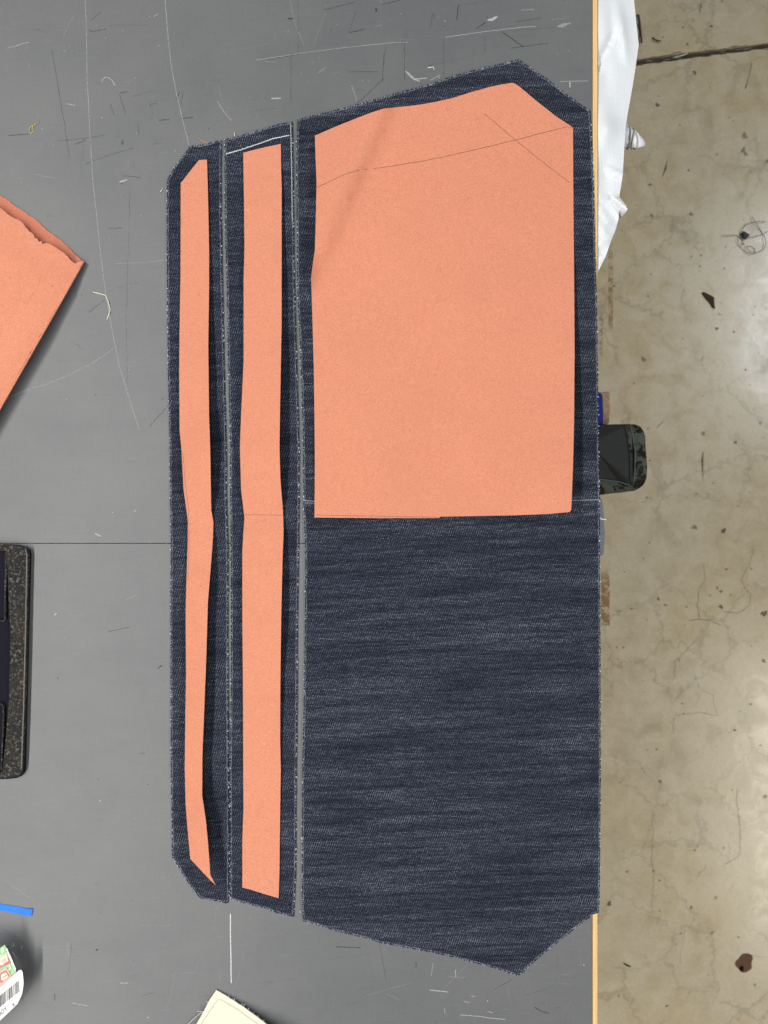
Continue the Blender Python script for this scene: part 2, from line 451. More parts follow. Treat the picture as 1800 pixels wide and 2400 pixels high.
# fibres caught in the joint
for _ in range(70):
    x = random.uniform(1490, 1800); y = 147-(x-1495)*.13+random.uniform(-10, 6); L = random.uniform(10, 34)
    a = random.uniform(-.35, .15)
    fmark([(x, y), (x+L*.5, y+L*.5*a+random.uniform(-2, 2)), (x+L, y+L*a)], random.uniform(1, 2.2), 2 if random.random() < .65 else 5, [.2, .8, .2], .0006)
M_PALEM = m_mark('floor_mark_pale', (.50, .46, .38), .8, 6, .3, .6, .5)
M_JOINT = m_plain('joint_dirt', (.10, .085, .062), .9, .1, .5, 14)
fl = mb.build('floor', [m_floor(), M_JOINT, M_FLOORD, M_RUST, M_OIL, M_PALEM]); tag(fl, None, None, None, 'structure')

# ------------------------------------------------------------------ the table
XE0, XE1 = (1386.5-900)*S, (1400-900)*S       # wood edging
YT, YB, YS = 1.15, -1.15, (1200-1273.5)*S
XL = -1.0
table = thing('work_table', 'grey laminate worktable with pale wood edging, scratched and covered in cutting marks', 'table', (0, 0, 0))
def hline(mb, pts, w, m, al, z=.00008):
    mb.ribbon([W(x, y, 0) + Vector((0, 0, z)) for x, y in pts], w*S if not isinstance(w, list) else [q*S for q in w], m, al)

marks = []   # (points, width, material, alpha)
def arc(pts, step=12, jit=.5): return smoothpoly(pts, step, jit, False)
L_, D_, C_ = 1, 2, 3
# long scribed curve from top left
marks += [(arc([(200, 0), (203, 80), (204, 170), (208, 260), (212, 330), (218, 430), (226, 500), (234, 580), (248, 690), (262, 770), (280, 860), (305, 940), (328, 1010)], 20, .4), 1.4, L_, .62)]
marks += [(arc([(387, 0), (391, 50), (396, 110), (404, 170), (417, 235), (430, 290), (443, 340)], 14, .4), 1.6, L_, .62)]
marks += [(arc([(268, 815), (220, 850), (170, 875), (110, 900), (60, 915), (15, 935)], 10, .6), [1.4]*200, L_, .5)]
marks += [(arc([(18, 112), (35, 109), (50, 103), (68, 99)], 6), 1.6, L_, .7), (arc([(155, 243), (176, 247)], 5), 1.4, L_, .9),
          (arc([(146, 92), (165, 50), (174, 35)], 6), 1.0, L_, .35), (arc([(239, 192), (241, 185), (248, 181), (256, 183), (264, 190), (269, 200)], 4, .1), 1.6, L_, .9),
          (arc([(360, 39), (372, 32)], 5), 1.4, L_, .8), (arc([(280, 427), (298, 421)], 4), [2, 3.5, 4, 2, 2, 2], L_, .9),
          (arc([(80, 408), (130, 418)], 8), 1.2, L_, .45), (arc([(270, 618), (340, 615), (384, 611)], 9), 1.2, L_, .45),
          (arc([(510, 238), (525, 262), (543, 283)], 6), 1.8, L_, .6), (arc([(222, 1250), (236, 1257)], 4), 3, L_, .8),
          (arc([(128, 1442), (132, 1437)], 3), 3, L_, .95), (arc([(295, 1406), (322, 1394)], 5), 1.4, L_, .5),
          (arc([(540, 2142), (540, 2180), (541, 2230), (542, 2304)], 9, .2), 2.2, C_, .95),
          (arc([(158, 2206), (160, 2225), (161, 2240)], 5), 1.4, L_, .5), (arc([(170, 2351), (205, 2357)], 4), 2, L_, .7), (arc([(50, 2225), (53, 2215)], 4), 2.5, L_, .7),
          (arc([(26, 2218), (32, 2210), (33, 2220)], 3), 3, L_, .6), (arc([(282, 2304), (300, 2304)], 4), 2, L_, .8),
          (arc([(80, 2110), (40, 2085), (10, 2060)], 6), 1.2, L_, .35)]
# dark knife cuts
marks += [(arc([(209, 70), (215, 74), (225, 73), (249, 68)], 5, .2), 1.4, D_, .8), (arc([(214, 48), (225, 37), (238, 29)], 5), 1.2, D_, .6),
          (arc([(122, 118), (140, 225), (155, 315), (163, 370)], 10), 1.2, D_, .55), (arc([(280, 220), (288, 245), (294, 267)], 6), 1.2, D_, .65),
          (arc([(282, 218), (298, 215)], 5), 1.6, D_, .75), (arc([(259, 244), (268, 272)], 6), 1.2, D_, .6), (arc([(19, 318), (40, 316), (66, 314)], 6), [1.8]*9, D_, .75),
          (arc([(177, 338), (200, 329)], 5), 1.6, D_, .7), (arc([(373, 282), (396, 280)], 5), 1.8, D_, .85), (arc([(424, 278), (452, 275)], 5), 1.8, D_, .85),
          (arc([(412, 234), (422, 215)], 5), 1.4, D_, .7), (arc([(424, 245), (430, 214)], 5), 1.2, D_, .5), (arc([(352, 252), (353, 245), (368, 242)], 4), 1.6, D_, .6),
          (arc([(138, 330), (190, 325), (245, 317)], 8), 1.2, D_, .5), (arc([(200, 385), (250, 365), (312, 348)], 8), 1.2, D_, .5), (arc([(290, 412), (330, 416)], 7), 1.5, D_, .6),
          (arc([(254, 536), (285, 534)], 6), 1.5, D_, .55), (arc([(304, 440), (303, 520), (299, 640), (296, 760), (298, 900)], 20), 1.1, D_, .33),
          (arc([(208, 732), (245, 703)], 7), 1.4, D_, .5), (arc([(170, 800), (198, 822)], 7), 1.2, D_, .35), (arc([(350, 1000), (395, 950)], 7), 1.6, D_, .45),
          (arc([(253, 1481), (280, 1475), (305, 1469)], 6), 1.4, D_, .7), (arc([(370, 1567), (380, 1559)], 3), 3, D_, .6), (arc([(128, 2330), (128, 2345)], 4), 2, D_, .7),
          (arc([(788, 2219), (845, 2221)], 5, .3), 2.0, D_, .75), (arc([(890, 2210), (896, 2250), (906, 2300)], 7), 1.2, D_, .5), (arc([(975, 2255), (975, 2270)], 5), 1.6, D_, .6),
          (arc([(1253, 2361), (1270, 2370), (1287, 2375)], 5), 1.8, D_, .8), (arc([(1160, 2318), (1200, 2296)], 5), 1.2, D_, .45), (arc([(225, 2228), (229, 2224)], 2), 3, D_, .95)]
# top right area of the table
def cr6(x, y): return (600+x/2.074, y/2.074)
def z6(*p): return arc([cr6(*q) for q in p], 5, .4)
marks += [(z6((0, 293), (200, 262), (400, 235), (660, 208), (740, 205)), 1.6, L_, .55), (z6((920, 182), (1100, 155), (1300, 132), (1360, 128)), 1.5, C_, .36),
          (z6((60, 288), (300, 248), (520, 220)), 1.2, D_, .7), (z6((1195, 155), (1300, 228)), 2, D_, .8), (z6((1235, 235), (1420, 210)), 1.4, D_, .6),
          (z6((1070, 140), (1115, 110)), 2, D_, .7), (z6((975, 95), (985, 25)), 2.2, D_, .7), (z6((325, 50), (480, 10)), 1.4, D_, .6), (z6((605, 25), (700, 0)), 1.4, D_, .6),
          (z6((455, 160), (530, 140)), 2, D_, .7), (z6((155, 90), (180, 92)), 3, D_, .9), (z6((583, 40), (585, 58)), 4, D_, .9), (z6((485, 60), (450, 160)), 1.2, D_, .4),
          (z6((725, 345), (770, 385), (795, 395)), [2, 4, 5, 5, 5, 4, 3, 3, 3, 3, 3, 3], C_, .42), (z6((770, 385), (830, 380)), 1.6, C_, .6), (z6((835, 330), (862, 325), (866, 338)), 2, C_, .85),
          (z6((850, 390), (895, 365)), 1.5, L_, .7), (z6((1125, 98), (1150, 95), (1172, 80)), [3, 5, 6, 6, 4, 3, 3, 3], L_, .9), (z6((1465, 130), (1530, 112)), [2, 5, 8, 8, 5, 3, 3, 3, 3, 3], L_, .55),
          (z6((1480, 397), (1615, 393)), 1.6, L_, .75), (z6((1525, 400), (1527, 425)), 2, C_, .7), (z6((620, 380), (520, 480), (490, 500)), 1.4, D_, .65), (z6((615, 400), (622, 260)), 1.2, D_, .5),
          (z6((722, 200), (722, 390)), 1.2, D_, .5), (z6((912, 190), (912, 380)), 1.1, D_, .4), (z6((170, 500), (170, 260)), 1.2, D_, .45), (z6((450, 350), (600, 348)), 1.2, D_, .5),
          (z6((1262, 105), (1390, 88)), 1.4, D_, .5), (z6((75, 480), (120, 478)), 3, L_, .8), (z6((860, 65), (845, 140)), 1.2, D_, .6), (z6((620, 320), (630, 230)), 1, D_, .5),
          (z6((465, 415), (490, 492)), 1.6, L_, .5), (z6((165, 0), (185, 100), (230, 215)), 1.2, L_, .4), (z6((1290, 50), (1350, 45)), [3]*12, L_, .35), (z6((205, 0), (205, 270)), 1.1, D_, .4),
          (z6((1113, 180), (1113, 255)), 1.2, D_, .5), (z6((300, 355), (345, 325)), 1.2, L_, .6), (z6((1240, 520), (1130, 320)), 1, L_, .0)]
def cr4(x, y): return (1000+x/3.687, 1950+y/3.687)
def z4(*p): return arc([cr4(*q) for q in p], 4, .3)
marks += [(z4((25, 1365), (190, 1382)), 2, L_, .9), (z4((290, 1580), (430, 1590), (560, 1608), (680, 1618)), 1.5, C_, .5), (z4((250, 1190), (250, 1260)), 2, L_, .7), (z4((55, 1130), (40, 1240)), 2, L_, .45),
          (z4((155, 1520), (156, 1570)), 1.6, L_, .7), (z4((320, 1462), (370, 1475)), 1.6, L_, .7), (z4((525, 1550), (570, 1562)), 1.6, L_, .7), (z4((385, 1415), (420, 1425)), 2, L_, .7), (z4((190, 1250), (330, 1255)), 1.2, L_, .4)]
random.seed(21)
for i in range(430):   # wear from years of cutting
    x = random.uniform(-20, 1380); y = random.choice((random.uniform(-10, 420), random.uniform(-10, 2410), random.uniform(2080, 2410)))
    t = random.choice((0, 0, 0, 1, 2)); L = random.choice((8, 16, 30, 60, 110)) * random.uniform(.6, 1.3)
    a = {0: random.gauss(-.13, .12), 1: random.gauss(1.55, .12), 2: random.uniform(0, 3.1)}[t]
    c = random.gauss(0, .05)
    pts = [(x + L*q*math.cos(a+c*q), y + L*q*math.sin(a+c*q)) for q in (0, .25, .5, .75, 1)]
    dk = random.random() < .45; al = random.choice((.08, .13, .20, .32)) * (.8 if L > 60 else 1.1)
    pr = [al*.1, al, al*.8, al, al*.1]
    marks.append((pts, random.uniform(.8, 1.5), D_ if dk else L_, pr))
for i in range(55):    # short nicks and dents
    x = random.uniform(0, 1380); y = random.uniform(0, 2400); a = random.uniform(0, 3.1); L = random.uniform(1.5, 4)
    marks.append(([(x, y), (x+L*math.cos(a), y+L*math.sin(a))], random.uniform(1.6, 2.6), random.choice((D_, D_, C_)), random.uniform(.5, .9)))

for (ya, yb, side) in ((YT, YS+.0003, 0), (YS-.0003, YB, 1)):
    mb = MB()
    mb.box((XL, yb, TZ-.004), (XE0, ya, TZ))
    for pts, w, m, al in marks:
        wy = W(0, pts[len(pts)//2][1]).y
        if (wy > YS) != (side == 0): continue
        if isinstance(w, list): w = (w + [w[-1]]*400)[:len(pts)]
        if isinstance(al, list): al = (al + [al[-1]]*400)[:len(pts)]
        keep = [k for k, (x, y) in enumerate(pts) if x < 1383 and ((W(0, y).y > YS) == (side == 0))]
        if len(keep) < 2: continue
        hline(mb, [pts[k] for k in keep], [w[k] for k in keep] if isinstance(w, list) else w, m, [al[k] for k in keep] if isinstance(al, list) else al, .00006 + .00001*random.random())
    mb.build('tabletop_panel', [M_TABLE, M_LIGHT, M_DARK, M_CHALK], table)
mb = MB(); mb.box((XL, YB, TZ-.028), (XE0, YT, TZ-.0045)); mb.build('core_board', M_WOOD2, table)
mb = MB()
mb.box((XE0+.0001, YB, TZ-.03), (XE0+.0009, YT, TZ-.0002), 1)
mb.box((XE0+.0010, YB, TZ-.03), (XE1, YT, TZ+.0001), 0)
mb.build('wood_edging', [M_WOOD, M_WOOD2], table)
for x, y in ((XL+.08, YT-.1), (XL+.08, YB+.1), (-.12, YT-.1), (-.12, YB+.1)):
    mb = MB(); mb.box((x-.03, y-.03, 0), (x+.03, y+.03, TZ-.0285)); mb.build('leg', M_WOOD2, table)

# ------------------------------------------------------------------ denim pieces
BIG = [(698,281),(735,270),(770,263),(815,251),(857,240),(900,227),(939,216),(970,208),(997,201),(1040,186),(1084,172),(1142,157),(1180,149),(1215,139.5),
       (1245,160),(1277,182),(1300,199),(1325,219),(1355,241),(1383,260),(1385,302),(1388,353),(1392,461),(1395,597),(1397,650),(1399,708),(1401,871),(1403,1061),(1405.5,1170),
       (1405.6,1281),(1407,1471),(1407.5,1797),(1406,2058),(1404,2138),(1388,2144),(1350,2174),(1325,2194),(1271,2237),(1240,2264),(1222,2283),(1213,2286),
       (1163,2270),(1108,2255),(1054,2241),(1010,2231),(963,2223),(891,2209),(855,2198),(795,2184),(746,2168),(711,2158),(708,2125),(708,1980),(709,1800),(713,1620),(715,1450),(716,1291),
       (712,1195),(711,1050),(708,930),(704,824),(700,740),(697,670),(696,520),(695,390),(696,330)]
MID = [(527,327),(558,319),(591,311),(627,299),(655,291),(685,286),(687,415),(688,540),(690,670),(695,850),(701,1050),(701,1170),(700,1279),(697,1450),(696,1620),(694,1800),(693,2041),(688,2148),
       (659,2142),(623,2129),(575,2117),(540,2107),(540,2041),(539,1800),(541,1620),(542,1450),(541,1291),(540,1170),(540,1050),(535,850),(532,670),(528,540),(527,415)]
NAR = [(519,329),(503,332),(487,337),(466,341),(448,342),(428,366),(410,390),(392,422),(391,511),(391.5,600),(392,670),(394,850),(398,1050),(399,1170),(401,1279),(400,1450),(400,1620),(401,1800),(403,1920),(404,2010),
       (420,2034),(435,2060),(452,2083),(469,2105),(500,2111),(534,2117),(536,2100),(536.5,1950),(535,1800),(534,1620),(534,1450),(534,1291),(530,1170),(530,1050),(525,850),(521,670),(518,511),(518,415)]
def inset(poly, d):
    n = len(poly); out = []
    ar = sum(poly[i][0]*poly[(i+1) % n][1]-poly[(i+1) % n][0]*poly[i][1] for i in range(n))
    sg = 1 if ar > 0 else -1
    for i in range(n):
        a = poly[i-1]; b = poly[i]; c = poly[(i+1) % n]
        def nn(p, q):
            L = math.hypot(q[0]-p[0], q[1]-p[1]) or 1; return (-(q[1]-p[1])/L*sg, (q[0]-p[0])/L*sg)
        n1 = nn(a, b); n2 = nn(b, c); mx = (n1[0]+n2[0], n1[1]+n2[1]); L = math.hypot(*mx) or 1
        k = d/max(.35, (n1[0]*mx[0]+n1[1]*mx[1])/L)
        out.append((b[0]+mx[0]/L*k, b[1]+mx[1]/L*k))
    return out
TH = .0011
def denim(name, label, poly, m, zf, marks_=(), seed=1, loopx=()):
    random.seed(seed)
    w = W(sum(p[0] for p in poly)/len(poly), sum(p[1] for p in poly)/len(poly))
    t = thing(name, label, 'denim piece', w, 'cut denim pieces laid side by side')
    mb = MB(); out = sheet(mb, poly, zf, TH, 42, 6, .45)
    top = lambda x, y, e=0.0: W(x, y, zf(x, y)+TH+e)
    for pts, wd, mi, al in marks_:
        mb.ribbon([top(x, y, .00012) for x, y in pts], wd*S, mi, al)
    mb.build('denim_panel', [m, M_CHALK, M_PENCIL], t)
    # the fringe of cut yarn ends and the pale ridge just inside it
    mb = MB()
    rim = inset(out, 2.9)
    rim.append(rim[0])
    alph = [random.uniform(.2, .8) for _ in rim]
    mb.ribbon([top(x, y, .0001) for x, y in rim], [S*random.uniform(1.2, 2.4) for _ in rim], 2, alph)
    dense = smoothpoly(out, 1.5); ins = inset(out, 3)
    n = len(dense); cx = sum(p[0] for p in poly)/len(poly); cy = sum(p[1] for p in poly)/len(poly)
    ar = sum(out[i][0]*out[(i+1) % len(out)][1]-out[(i+1) % len(out)][0]*out[i][1] for i in range(len(out)))
    sg = 1 if ar > 0 else -1
    for i in range(n):
        a = dense[i-1]; b = dense[(i+1) % n]; p = dense[i]
        L = math.hypot(b[0]-a[0], b[1]-a[1]) or 1
        ox, oy = (b[1]-a[1])/L*sg, -(b[0]-a[0])/L*sg    # outward
        hor = abs(oy) > .5
        o = random.uniform(-.3, 2.0 if hor else 1.3) * (1.9 if random.random() < .05 else 1)
        j = random.uniform(-.9, .9)
        q0 = (p[0]-ox*2.0, p[1]-oy*2.0); q1 = (p[0]+ox*o+j*oy, p[1]+oy*o-j*ox)
        lt = random.random() < (.36 if hor else .15)
        e = random.uniform(-.0002, .0003)
        mb.ribbon([top(*q0, .0001), top(p[0], p[1], .0002+e), top(*q1, -.0001+e)], S*random.uniform(.6, 1.2), 0 if lt else 1)
    # loose white weft loops on the long sides
    i = 0
    while i < n:
        p = dense[i]; a = dense[i-1]; b = dense[(i+1) % n]; L = math.hypot(b[0]-a[0], b[1]-a[1]) or 1
        ox, oy = (b[1]-a[1])/L*sg, -(b[0]-a[0])/L*sg
        if abs(ox) > .8:
            o = random.uniform(-.5, 1.5); q = (p[0]+ox*o, p[1]); dy = random.uniform(.8, 2.6)
            mb.tube([top(q[0]-ox*1.2, q[1]-dy, .0001), top(q[0]+ox*.6, q[1], .0003), top(q[0]-ox*1.0, q[1]+dy, .0001)], [S*.4, S*random.uniform(.6, 1.1), S*.4], 3, 5)
        i += int(random.choice((9, 16, 30, 55)) * random.uniform(.6, 1.4))
    mb.build('frayed_edge', [M_FRAYL, M_FRAYD, M_EDGE, M_WHITE], t)
    return t
zero = lambda x, y: .0002
def zbig(x, y):
    o = max(0, (x-1380)/30)
    return .00025 + .0003*math.sin(x/130+.5)*math.sin(y/170) + .0003 + .0006*o
def smid(x, y): return .0003 + .0002*math.sin(y/120)
def snar(x, y): return .0003 + .0002*math.sin(y/90+1)
denim('denim_piece', 'large dark blue denim body piece with chamfered right corners, reaching the wood table edge', BIG, m_denim(R(-2.5), 1), zbig,
      [(arc([(711,1173), (727,1174), (745,1176)], 4, .2), 1.0, 1, .7), (arc([(716,1178), (745,1180)], 4, .2), .8, 1, .45), (arc([(1330,1173), (1370,1172), (1405,1171)], 4, .2), 1.0, 1, .6)], 1)
denim('denim_piece', 'middle denim strip with a slanted chalk line across its top end', MID, m_denim(R(-4), 4, 1, .6), lambda x, y: smid(x, y) + (.0013 if (x < 545 and y > 2020) else 0)*0,
      [(arc([(529,361), (567,350), (615,334), (639,325), (678,317)], 3, .35), 2.2, 1, .85), (arc([(681,292), (683,380), (685,520)], 4, .2), 1.6, 1, .55)], 2)
denim('denim_piece', 'narrowest denim strip with clipped left corners, nearest the black metal tool', NAR, m_denim(R(-5), 7, 1, .6), snar, [], 3)

# ------------------------------------------------------------------ paper patterns
PB = .0018
PT = .00028
def pattern(name, label, poly, zf, lines, grid, kids=None, cat='paper pattern'):
    mb = MB(); sheet(mb, poly, zf, PT, grid, grid*.6, .12)
    for pts, wd, al in lines:
        mb.ribbon([W(x, y, zf(x, y)+PT+.00025) for x, y in pts], wd*S, 1, al)
    return tag(mb.build(name, [M_PAPER, M_PENCIL]), label, cat, 'pink paper patterns lying on the denim')
hb = [(560, .0), (700, .0025), (850, .008), (1000, .013), (1130, .0155), (1215, .0130)]
def zpb(x, y):
    e = max(0, min(1, (x-1060)/285)); e = e*e*(3-2*e)
    d = ((x-738)*(255-620)-(y-620)*(900-738))/math.hypot(162, 365)   # distance from the diagonal soft crease
    k = math.exp(-(d/(16 if d < 0 else 75))**2)*max(0, 1-max(0, (y-620))/260)
    bm = max(0, (y-1120)/95)*.0012
    d2 = ((x-1180)*(1210-700)-(y-1210)*(1400-1180)*-1)/math.hypot(220, 510)
    k2 = 1/(1+math.exp(-d2/16))*max(0, min(1, (y-640)/250))
    wv = (1+math.sin(x/66+.6+y/150))*(1+math.sin(y/92+.3-x/210))*.0007 + (1+math.sin(x/31+y/70))*(1+math.sin((y+x*.4)/45))*.00022
    return PB + .0002 + e*interp(hb, y) + .0075*k + .0025*k2 + wv + bm
PBIG = [(738,318),(786,297),(838,276),(870,264),(901,254),(945,250),(987,245),(1024,238),(1060,230),(1104,216),(1147,204),(1175,198),(1202,194),(1214,200),(1253,233),(1301,271),(1343,299),
        (1343.5,400),(1344,486),(1345.6,651),(1346.6,814),(1345.6,976),(1344,1058),(1342.4,1106),(1340,1170),(1339,1194),(1336,1200),(1279,1205),(1200,1208),(1085,1210),(1031,1211),(1030,1214),(900,1214.5),(737,1213),
        (738,1085),(737,980),(735.6,868),(732,738),(729,651),(733,620),(738,586),(740,520),(742,434),(740,380)]
pattern('paper_pattern', 'largest salmon pink paper pattern with faint pencil lines, on the wide denim piece', PBIG, zpb,
        [(arc([(743,440),(800,412),(838,399),(900,392),(1000,376),(1100,354),(1200,330),(1300,304),(1330,297),(1342,300)], 14, .3), 1.3, .62),
         (arc([(1134,265),(1200,321),(1260,370),(1335,428)], 12, .3), 1.2, .58), (arc([(738,1207),(900,1210.5),(1029,1212)], 16, .1), 1.1, .6)], 20)
hm = [(320,.0004),(500,.0022),(700,.005),(900,.0075),(1050,.0085),(1150,.0055),(1208,.0012),(1260,.0032),(1340,.0055),(1450,.0062),(1600,.0035),(1800,.0012),(1950,.0006),(2100,.0004)]
PMID = [(570,358),(600,350),(640,341),(658,337),(659,400),(660,439),(660,583),(660,670),(660,760),(656.5,944),(655,1050),(657,1122),(660,1160),(663,1195),(664.6,1243),(662,1315),(659,1450),(657,1600),(656.5,1736),(658,1800),
        (656.4,1920),(655,2041),(653,2105),(625,2097),(590,2086),(568,2080),(568,1969),(570.6,1896),(570,1800),(569.6,1627),(568,1450),(568,1291),(571,1240),(573,1214),(569,1180),(565,1146),(562.4,1050),(564,998),(568,910),(571,846),(571,651),(573,583),(572,487)]
pattern('paper_pattern', 'straight pink paper strip creased across the middle, on the middle denim strip', PMID, lambda x, y: PB+1.35*interp(hm, y)*(.45+.55*max(0, min(1, (x-565)/90))),
        [(arc([(573,1207),(600,1206.5),(663,1208)], 10, .1), 1.1, .6)], 12)
hn = [(370,.0005),(500,.001),(700,.0032),(900,.0062),(1050,.0080),(1150,.0065),(1225,.0012),(1290,.0035),(1400,.0068),(1600,.0078),(1800,.0095),(1980,.0110),(2080,.0115)]
PNAR = [(466,375),(485,374),(487,439),(490,583),(490,670),(488,814),(490,976),(492.5,1050),(495,1195),(500,1224),(499,1262),(495,1315),(487,1412),(486,1450),(483,1551),(474,1779),(474,1800),(473.7,1865),(482,1920),(487,1970),
        (490.6,2017),(492.5,2050),(499,2063),(506,2075),(493,2063),(471,2040),(446,2013),(442,1969),(438,1925),(435,1884),(433,1800),(434,1714),(436,1573),(435,1450),(436,1392),(440,1267),(440,1219),(430,1146),(425,1050),(421,1009),(420,868),(421,760),(423,651),(423.5,511),(423.5,429),(445,402)]
def znar(x, y):
    rip = .0007*math.sin(y/46+x/30)*max(0, min(1, (y-500)/400))
    tw = max(0, min(1, (x-425)/65))
    return PB + max(0, 1.35*interp(hn, y)*(.30+.70*tw) + rip)
pattern('paper_pattern', 'wavy narrow pink paper strip ending in a curled tip, on the narrowest denim strip', PNAR, znar,
        [(arc([(428,1060),(434,1130),(442,1200),(443,1290),(440,1360)], 14, .1), 1.0, .45)], 10)

# ------------------------------------------------------------------ folded paper, left
fp = thing('folded_paper', 'folded sheet of pink kraft paper with ragged torn edges at the left side', 'paper', W(20, 700))
def along(x, y):   # distance in pixels down the folded edge from its corner
    dx, dy = -195/394.0, 343/394.0
    return (x-195)*dx + (y-613)*dy
def zfold(x, y):
    t = along(x, y)
    return interp([(-160, .002), (-30, .003), (20, .005), (90, .0085), (220, .0105), (500, .011)], t)
def toedge(x, y):  # distance from the folded edge
    nx, ny = 343/394.0, 195/394.0
    return -((x-195)*nx + (y-613)*ny)
LOW = [(-120,375),(-60,416),(0,458),(20,470),(38,484),(58,497),(73,508),(90,520),(103,533),(115,543),(127,552),(141,562),(155,574),(172,592),(195,613),(150,690),(90,793),(38,884),(0,950),(-120,1150)]
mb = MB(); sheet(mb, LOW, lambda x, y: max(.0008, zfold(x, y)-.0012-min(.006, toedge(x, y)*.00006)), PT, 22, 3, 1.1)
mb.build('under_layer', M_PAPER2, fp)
UPP = [(-120,420),(-60,455),(0,487),(12,496),(27,508.5),(38,513),(49,519),(55,526),(60,533),(70,543),(78,549),(80,556),(86,558),(90,566),(97,564),(99,572),(110,570),(119,573.6),(128,578),(141,587),(148,591),(160,603.4),(166,610),(178,618),(181,614),(188,613),(196,613),
       (152,688.5),(89.5,794),(38,884),(0,956),(-120,1160)]
def zup(x, y):
    return zfold(x, y) + min(.0035, max(0, toedge(x, y))*.00009) + .0004*math.sin(x/23)*math.sin(y/31)
mb = MB(); sheet(mb, UPP, zup, PT, 18, 3, 1.1)
for pts in ([(50,640),(46,665),(48,700),(38,722),(22,745)], [(94,635),(92,660),(85,680),(68,700)], [(5,750),(2,790)]):
    q = arc(pts, 5, .3)
    mb.ribbon([W(x, y, zup(x, y)+.0005) for x, y in q], [S*1.0*min(1, .2+i*.3) for i in range(len(q))], 1, .16)
mb.build('upper_layer', [M_PAPER, M_PENCIL], fp)
mb = MB()          # the rounded fold that joins both layers
fold = [(196+ (0-196)*t, 613+(957-613)*t) for t in [i/20 for i in range(31)]]
mb.tube([W(x, y, zfold(x, y)-.0004) for x, y in fold], .0008, 0, 8)
mb.build('fold', M_PAPER, fp)

# ------------------------------------------------------------------ black metal tool, left
tool = thing('metal_tool', 'heavy black hammered-finish metal tool with sunken pockets, cut off by the left edge', 'tool', W(0, 1550))
MC = m_cast()
M_POCKET = m_plain('black_pocket_paint', (.008, .008, .016), .8, .15, .5, 5, .0003)
OUTER = [(-160,1268),(-60,1273),(0,1276.5),(15,1275.5),(30,1276.5),(45,1279),(55,1281.5),(64,1285),(69,1290),(71,1300),(68.5,1380),(66,1480),(64,1560),(61,1680),(59,1760),(58,1804),(56,1812),(50,1819),(40,1823),(20,1825.5),(0,1826.5),(-60,1828),(-160,1828)]
HT = .0060
def extrude(mb, poly, h0, h1, m=0, bevel=0, mref=None):
    """straight walls; the outline is traced at the top height"""
    pts = [W(x, y, h1) for x, y in poly]
    out = [(p.x, p.y) for p in pts]
    n = len(out)
    tz = TZ+h1; bz = TZ+h0
    ins = inset(out, bevel) if bevel else out
    r = geometry.delaunay_2d_cdt([Vector(p) for p in ins], [(i, (i+1) % n) for i in range(n)], [list(range(n))], 1, 1e-9)
    top = [mb.vert((v.x, v.y, tz)) for v in r[0]]
    for f in r[2]:
        a, b, c = [mb.v[top[i]] for i in f[:3]]; ff = list(f)
        if (b-a).cross(c-a).z < 0: ff = ff[::-1]
        mb.face([top[i] for i in ff], m)
    levels = [(ins, tz)]
    if bevel:
        levels += [([(a[0]*.3+b[0]*.7, a[1]*.3+b[1]*.7) for a, b in zip(ins, out)], tz-bevel*.3), (out, tz-bevel)]
    levels.append((out, bz))
    prev = [mb.vert((x, y, z)) for (l, z) in levels[:1] for x, y in l]
    for l, z in levels[1:]:
        cur = [mb.vert((x, y, z)) for x, y in l]
        for i in range(n):
            j = (i+1) % n; mb.face([prev[i], cur[i], cur[j], prev[j]], m, bevel > 0)
        prev = cur
mb = MB(); extrude(mb, OUTER, .0004, .0026, 0); mb.build('pocket_floor', M_POCKET, tool)
RIM = [(-160,1268),(-60,1273),(0,1276.5),(15,1275.5),(30,1276.5),(45,1279),(55,1281.5),(61,1284.5),(64.5,1289),(66,1300),(64,1380),(61.5,1480),(60,1560),(57,1680),(54,1760),(52,1804),(50,1812),(45,1818),(38,1821.5),(20,1824),(0,1825),(-60,1826),(-160,1826),
       (-160,1811),(0,1811),(5,1806),(11,1750),(16,1690),(20,1640),(22,1560),(23,1500),(23,1470),(22,1450),(19,1400),(17,1350),(15,1310),(12,1291),(0,1292),(-160,1290)]
mb = MB(); extrude(mb, RIM, .0026, HT, 0, .0005); mb.build('rim', MC, tool)
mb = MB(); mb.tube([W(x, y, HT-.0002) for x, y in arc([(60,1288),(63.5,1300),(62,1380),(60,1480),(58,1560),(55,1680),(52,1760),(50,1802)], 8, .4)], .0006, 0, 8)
mb.build('rim_highlight', m_plain('tan_highlight', (.17, .15, .125), .6, .3, .5, 6, .0004), tool)  # raised ridge in lighter tan; the rim's highlight is painted into its colour
for rib in ([(11,1291),(14.5,1291),(15.5,1340),(13.5,1400),(12.5,1452),(10,1456),(-100,1462),(-100,1459),(9,1453),(10,1400),(11,1350)], [(-100,1644),(0,1647),(6,1650),(9,1657),(8.5,1700),(6,1760),(4,1806),(1.5,1806),(3.5,1760),(5.5,1700),(6,1658),(4,1653),(-100,1648)]):
    mb = MB(); extrude(mb, rib, .0026, .0050, 0); mb.build('inner_rib', MC, tool)

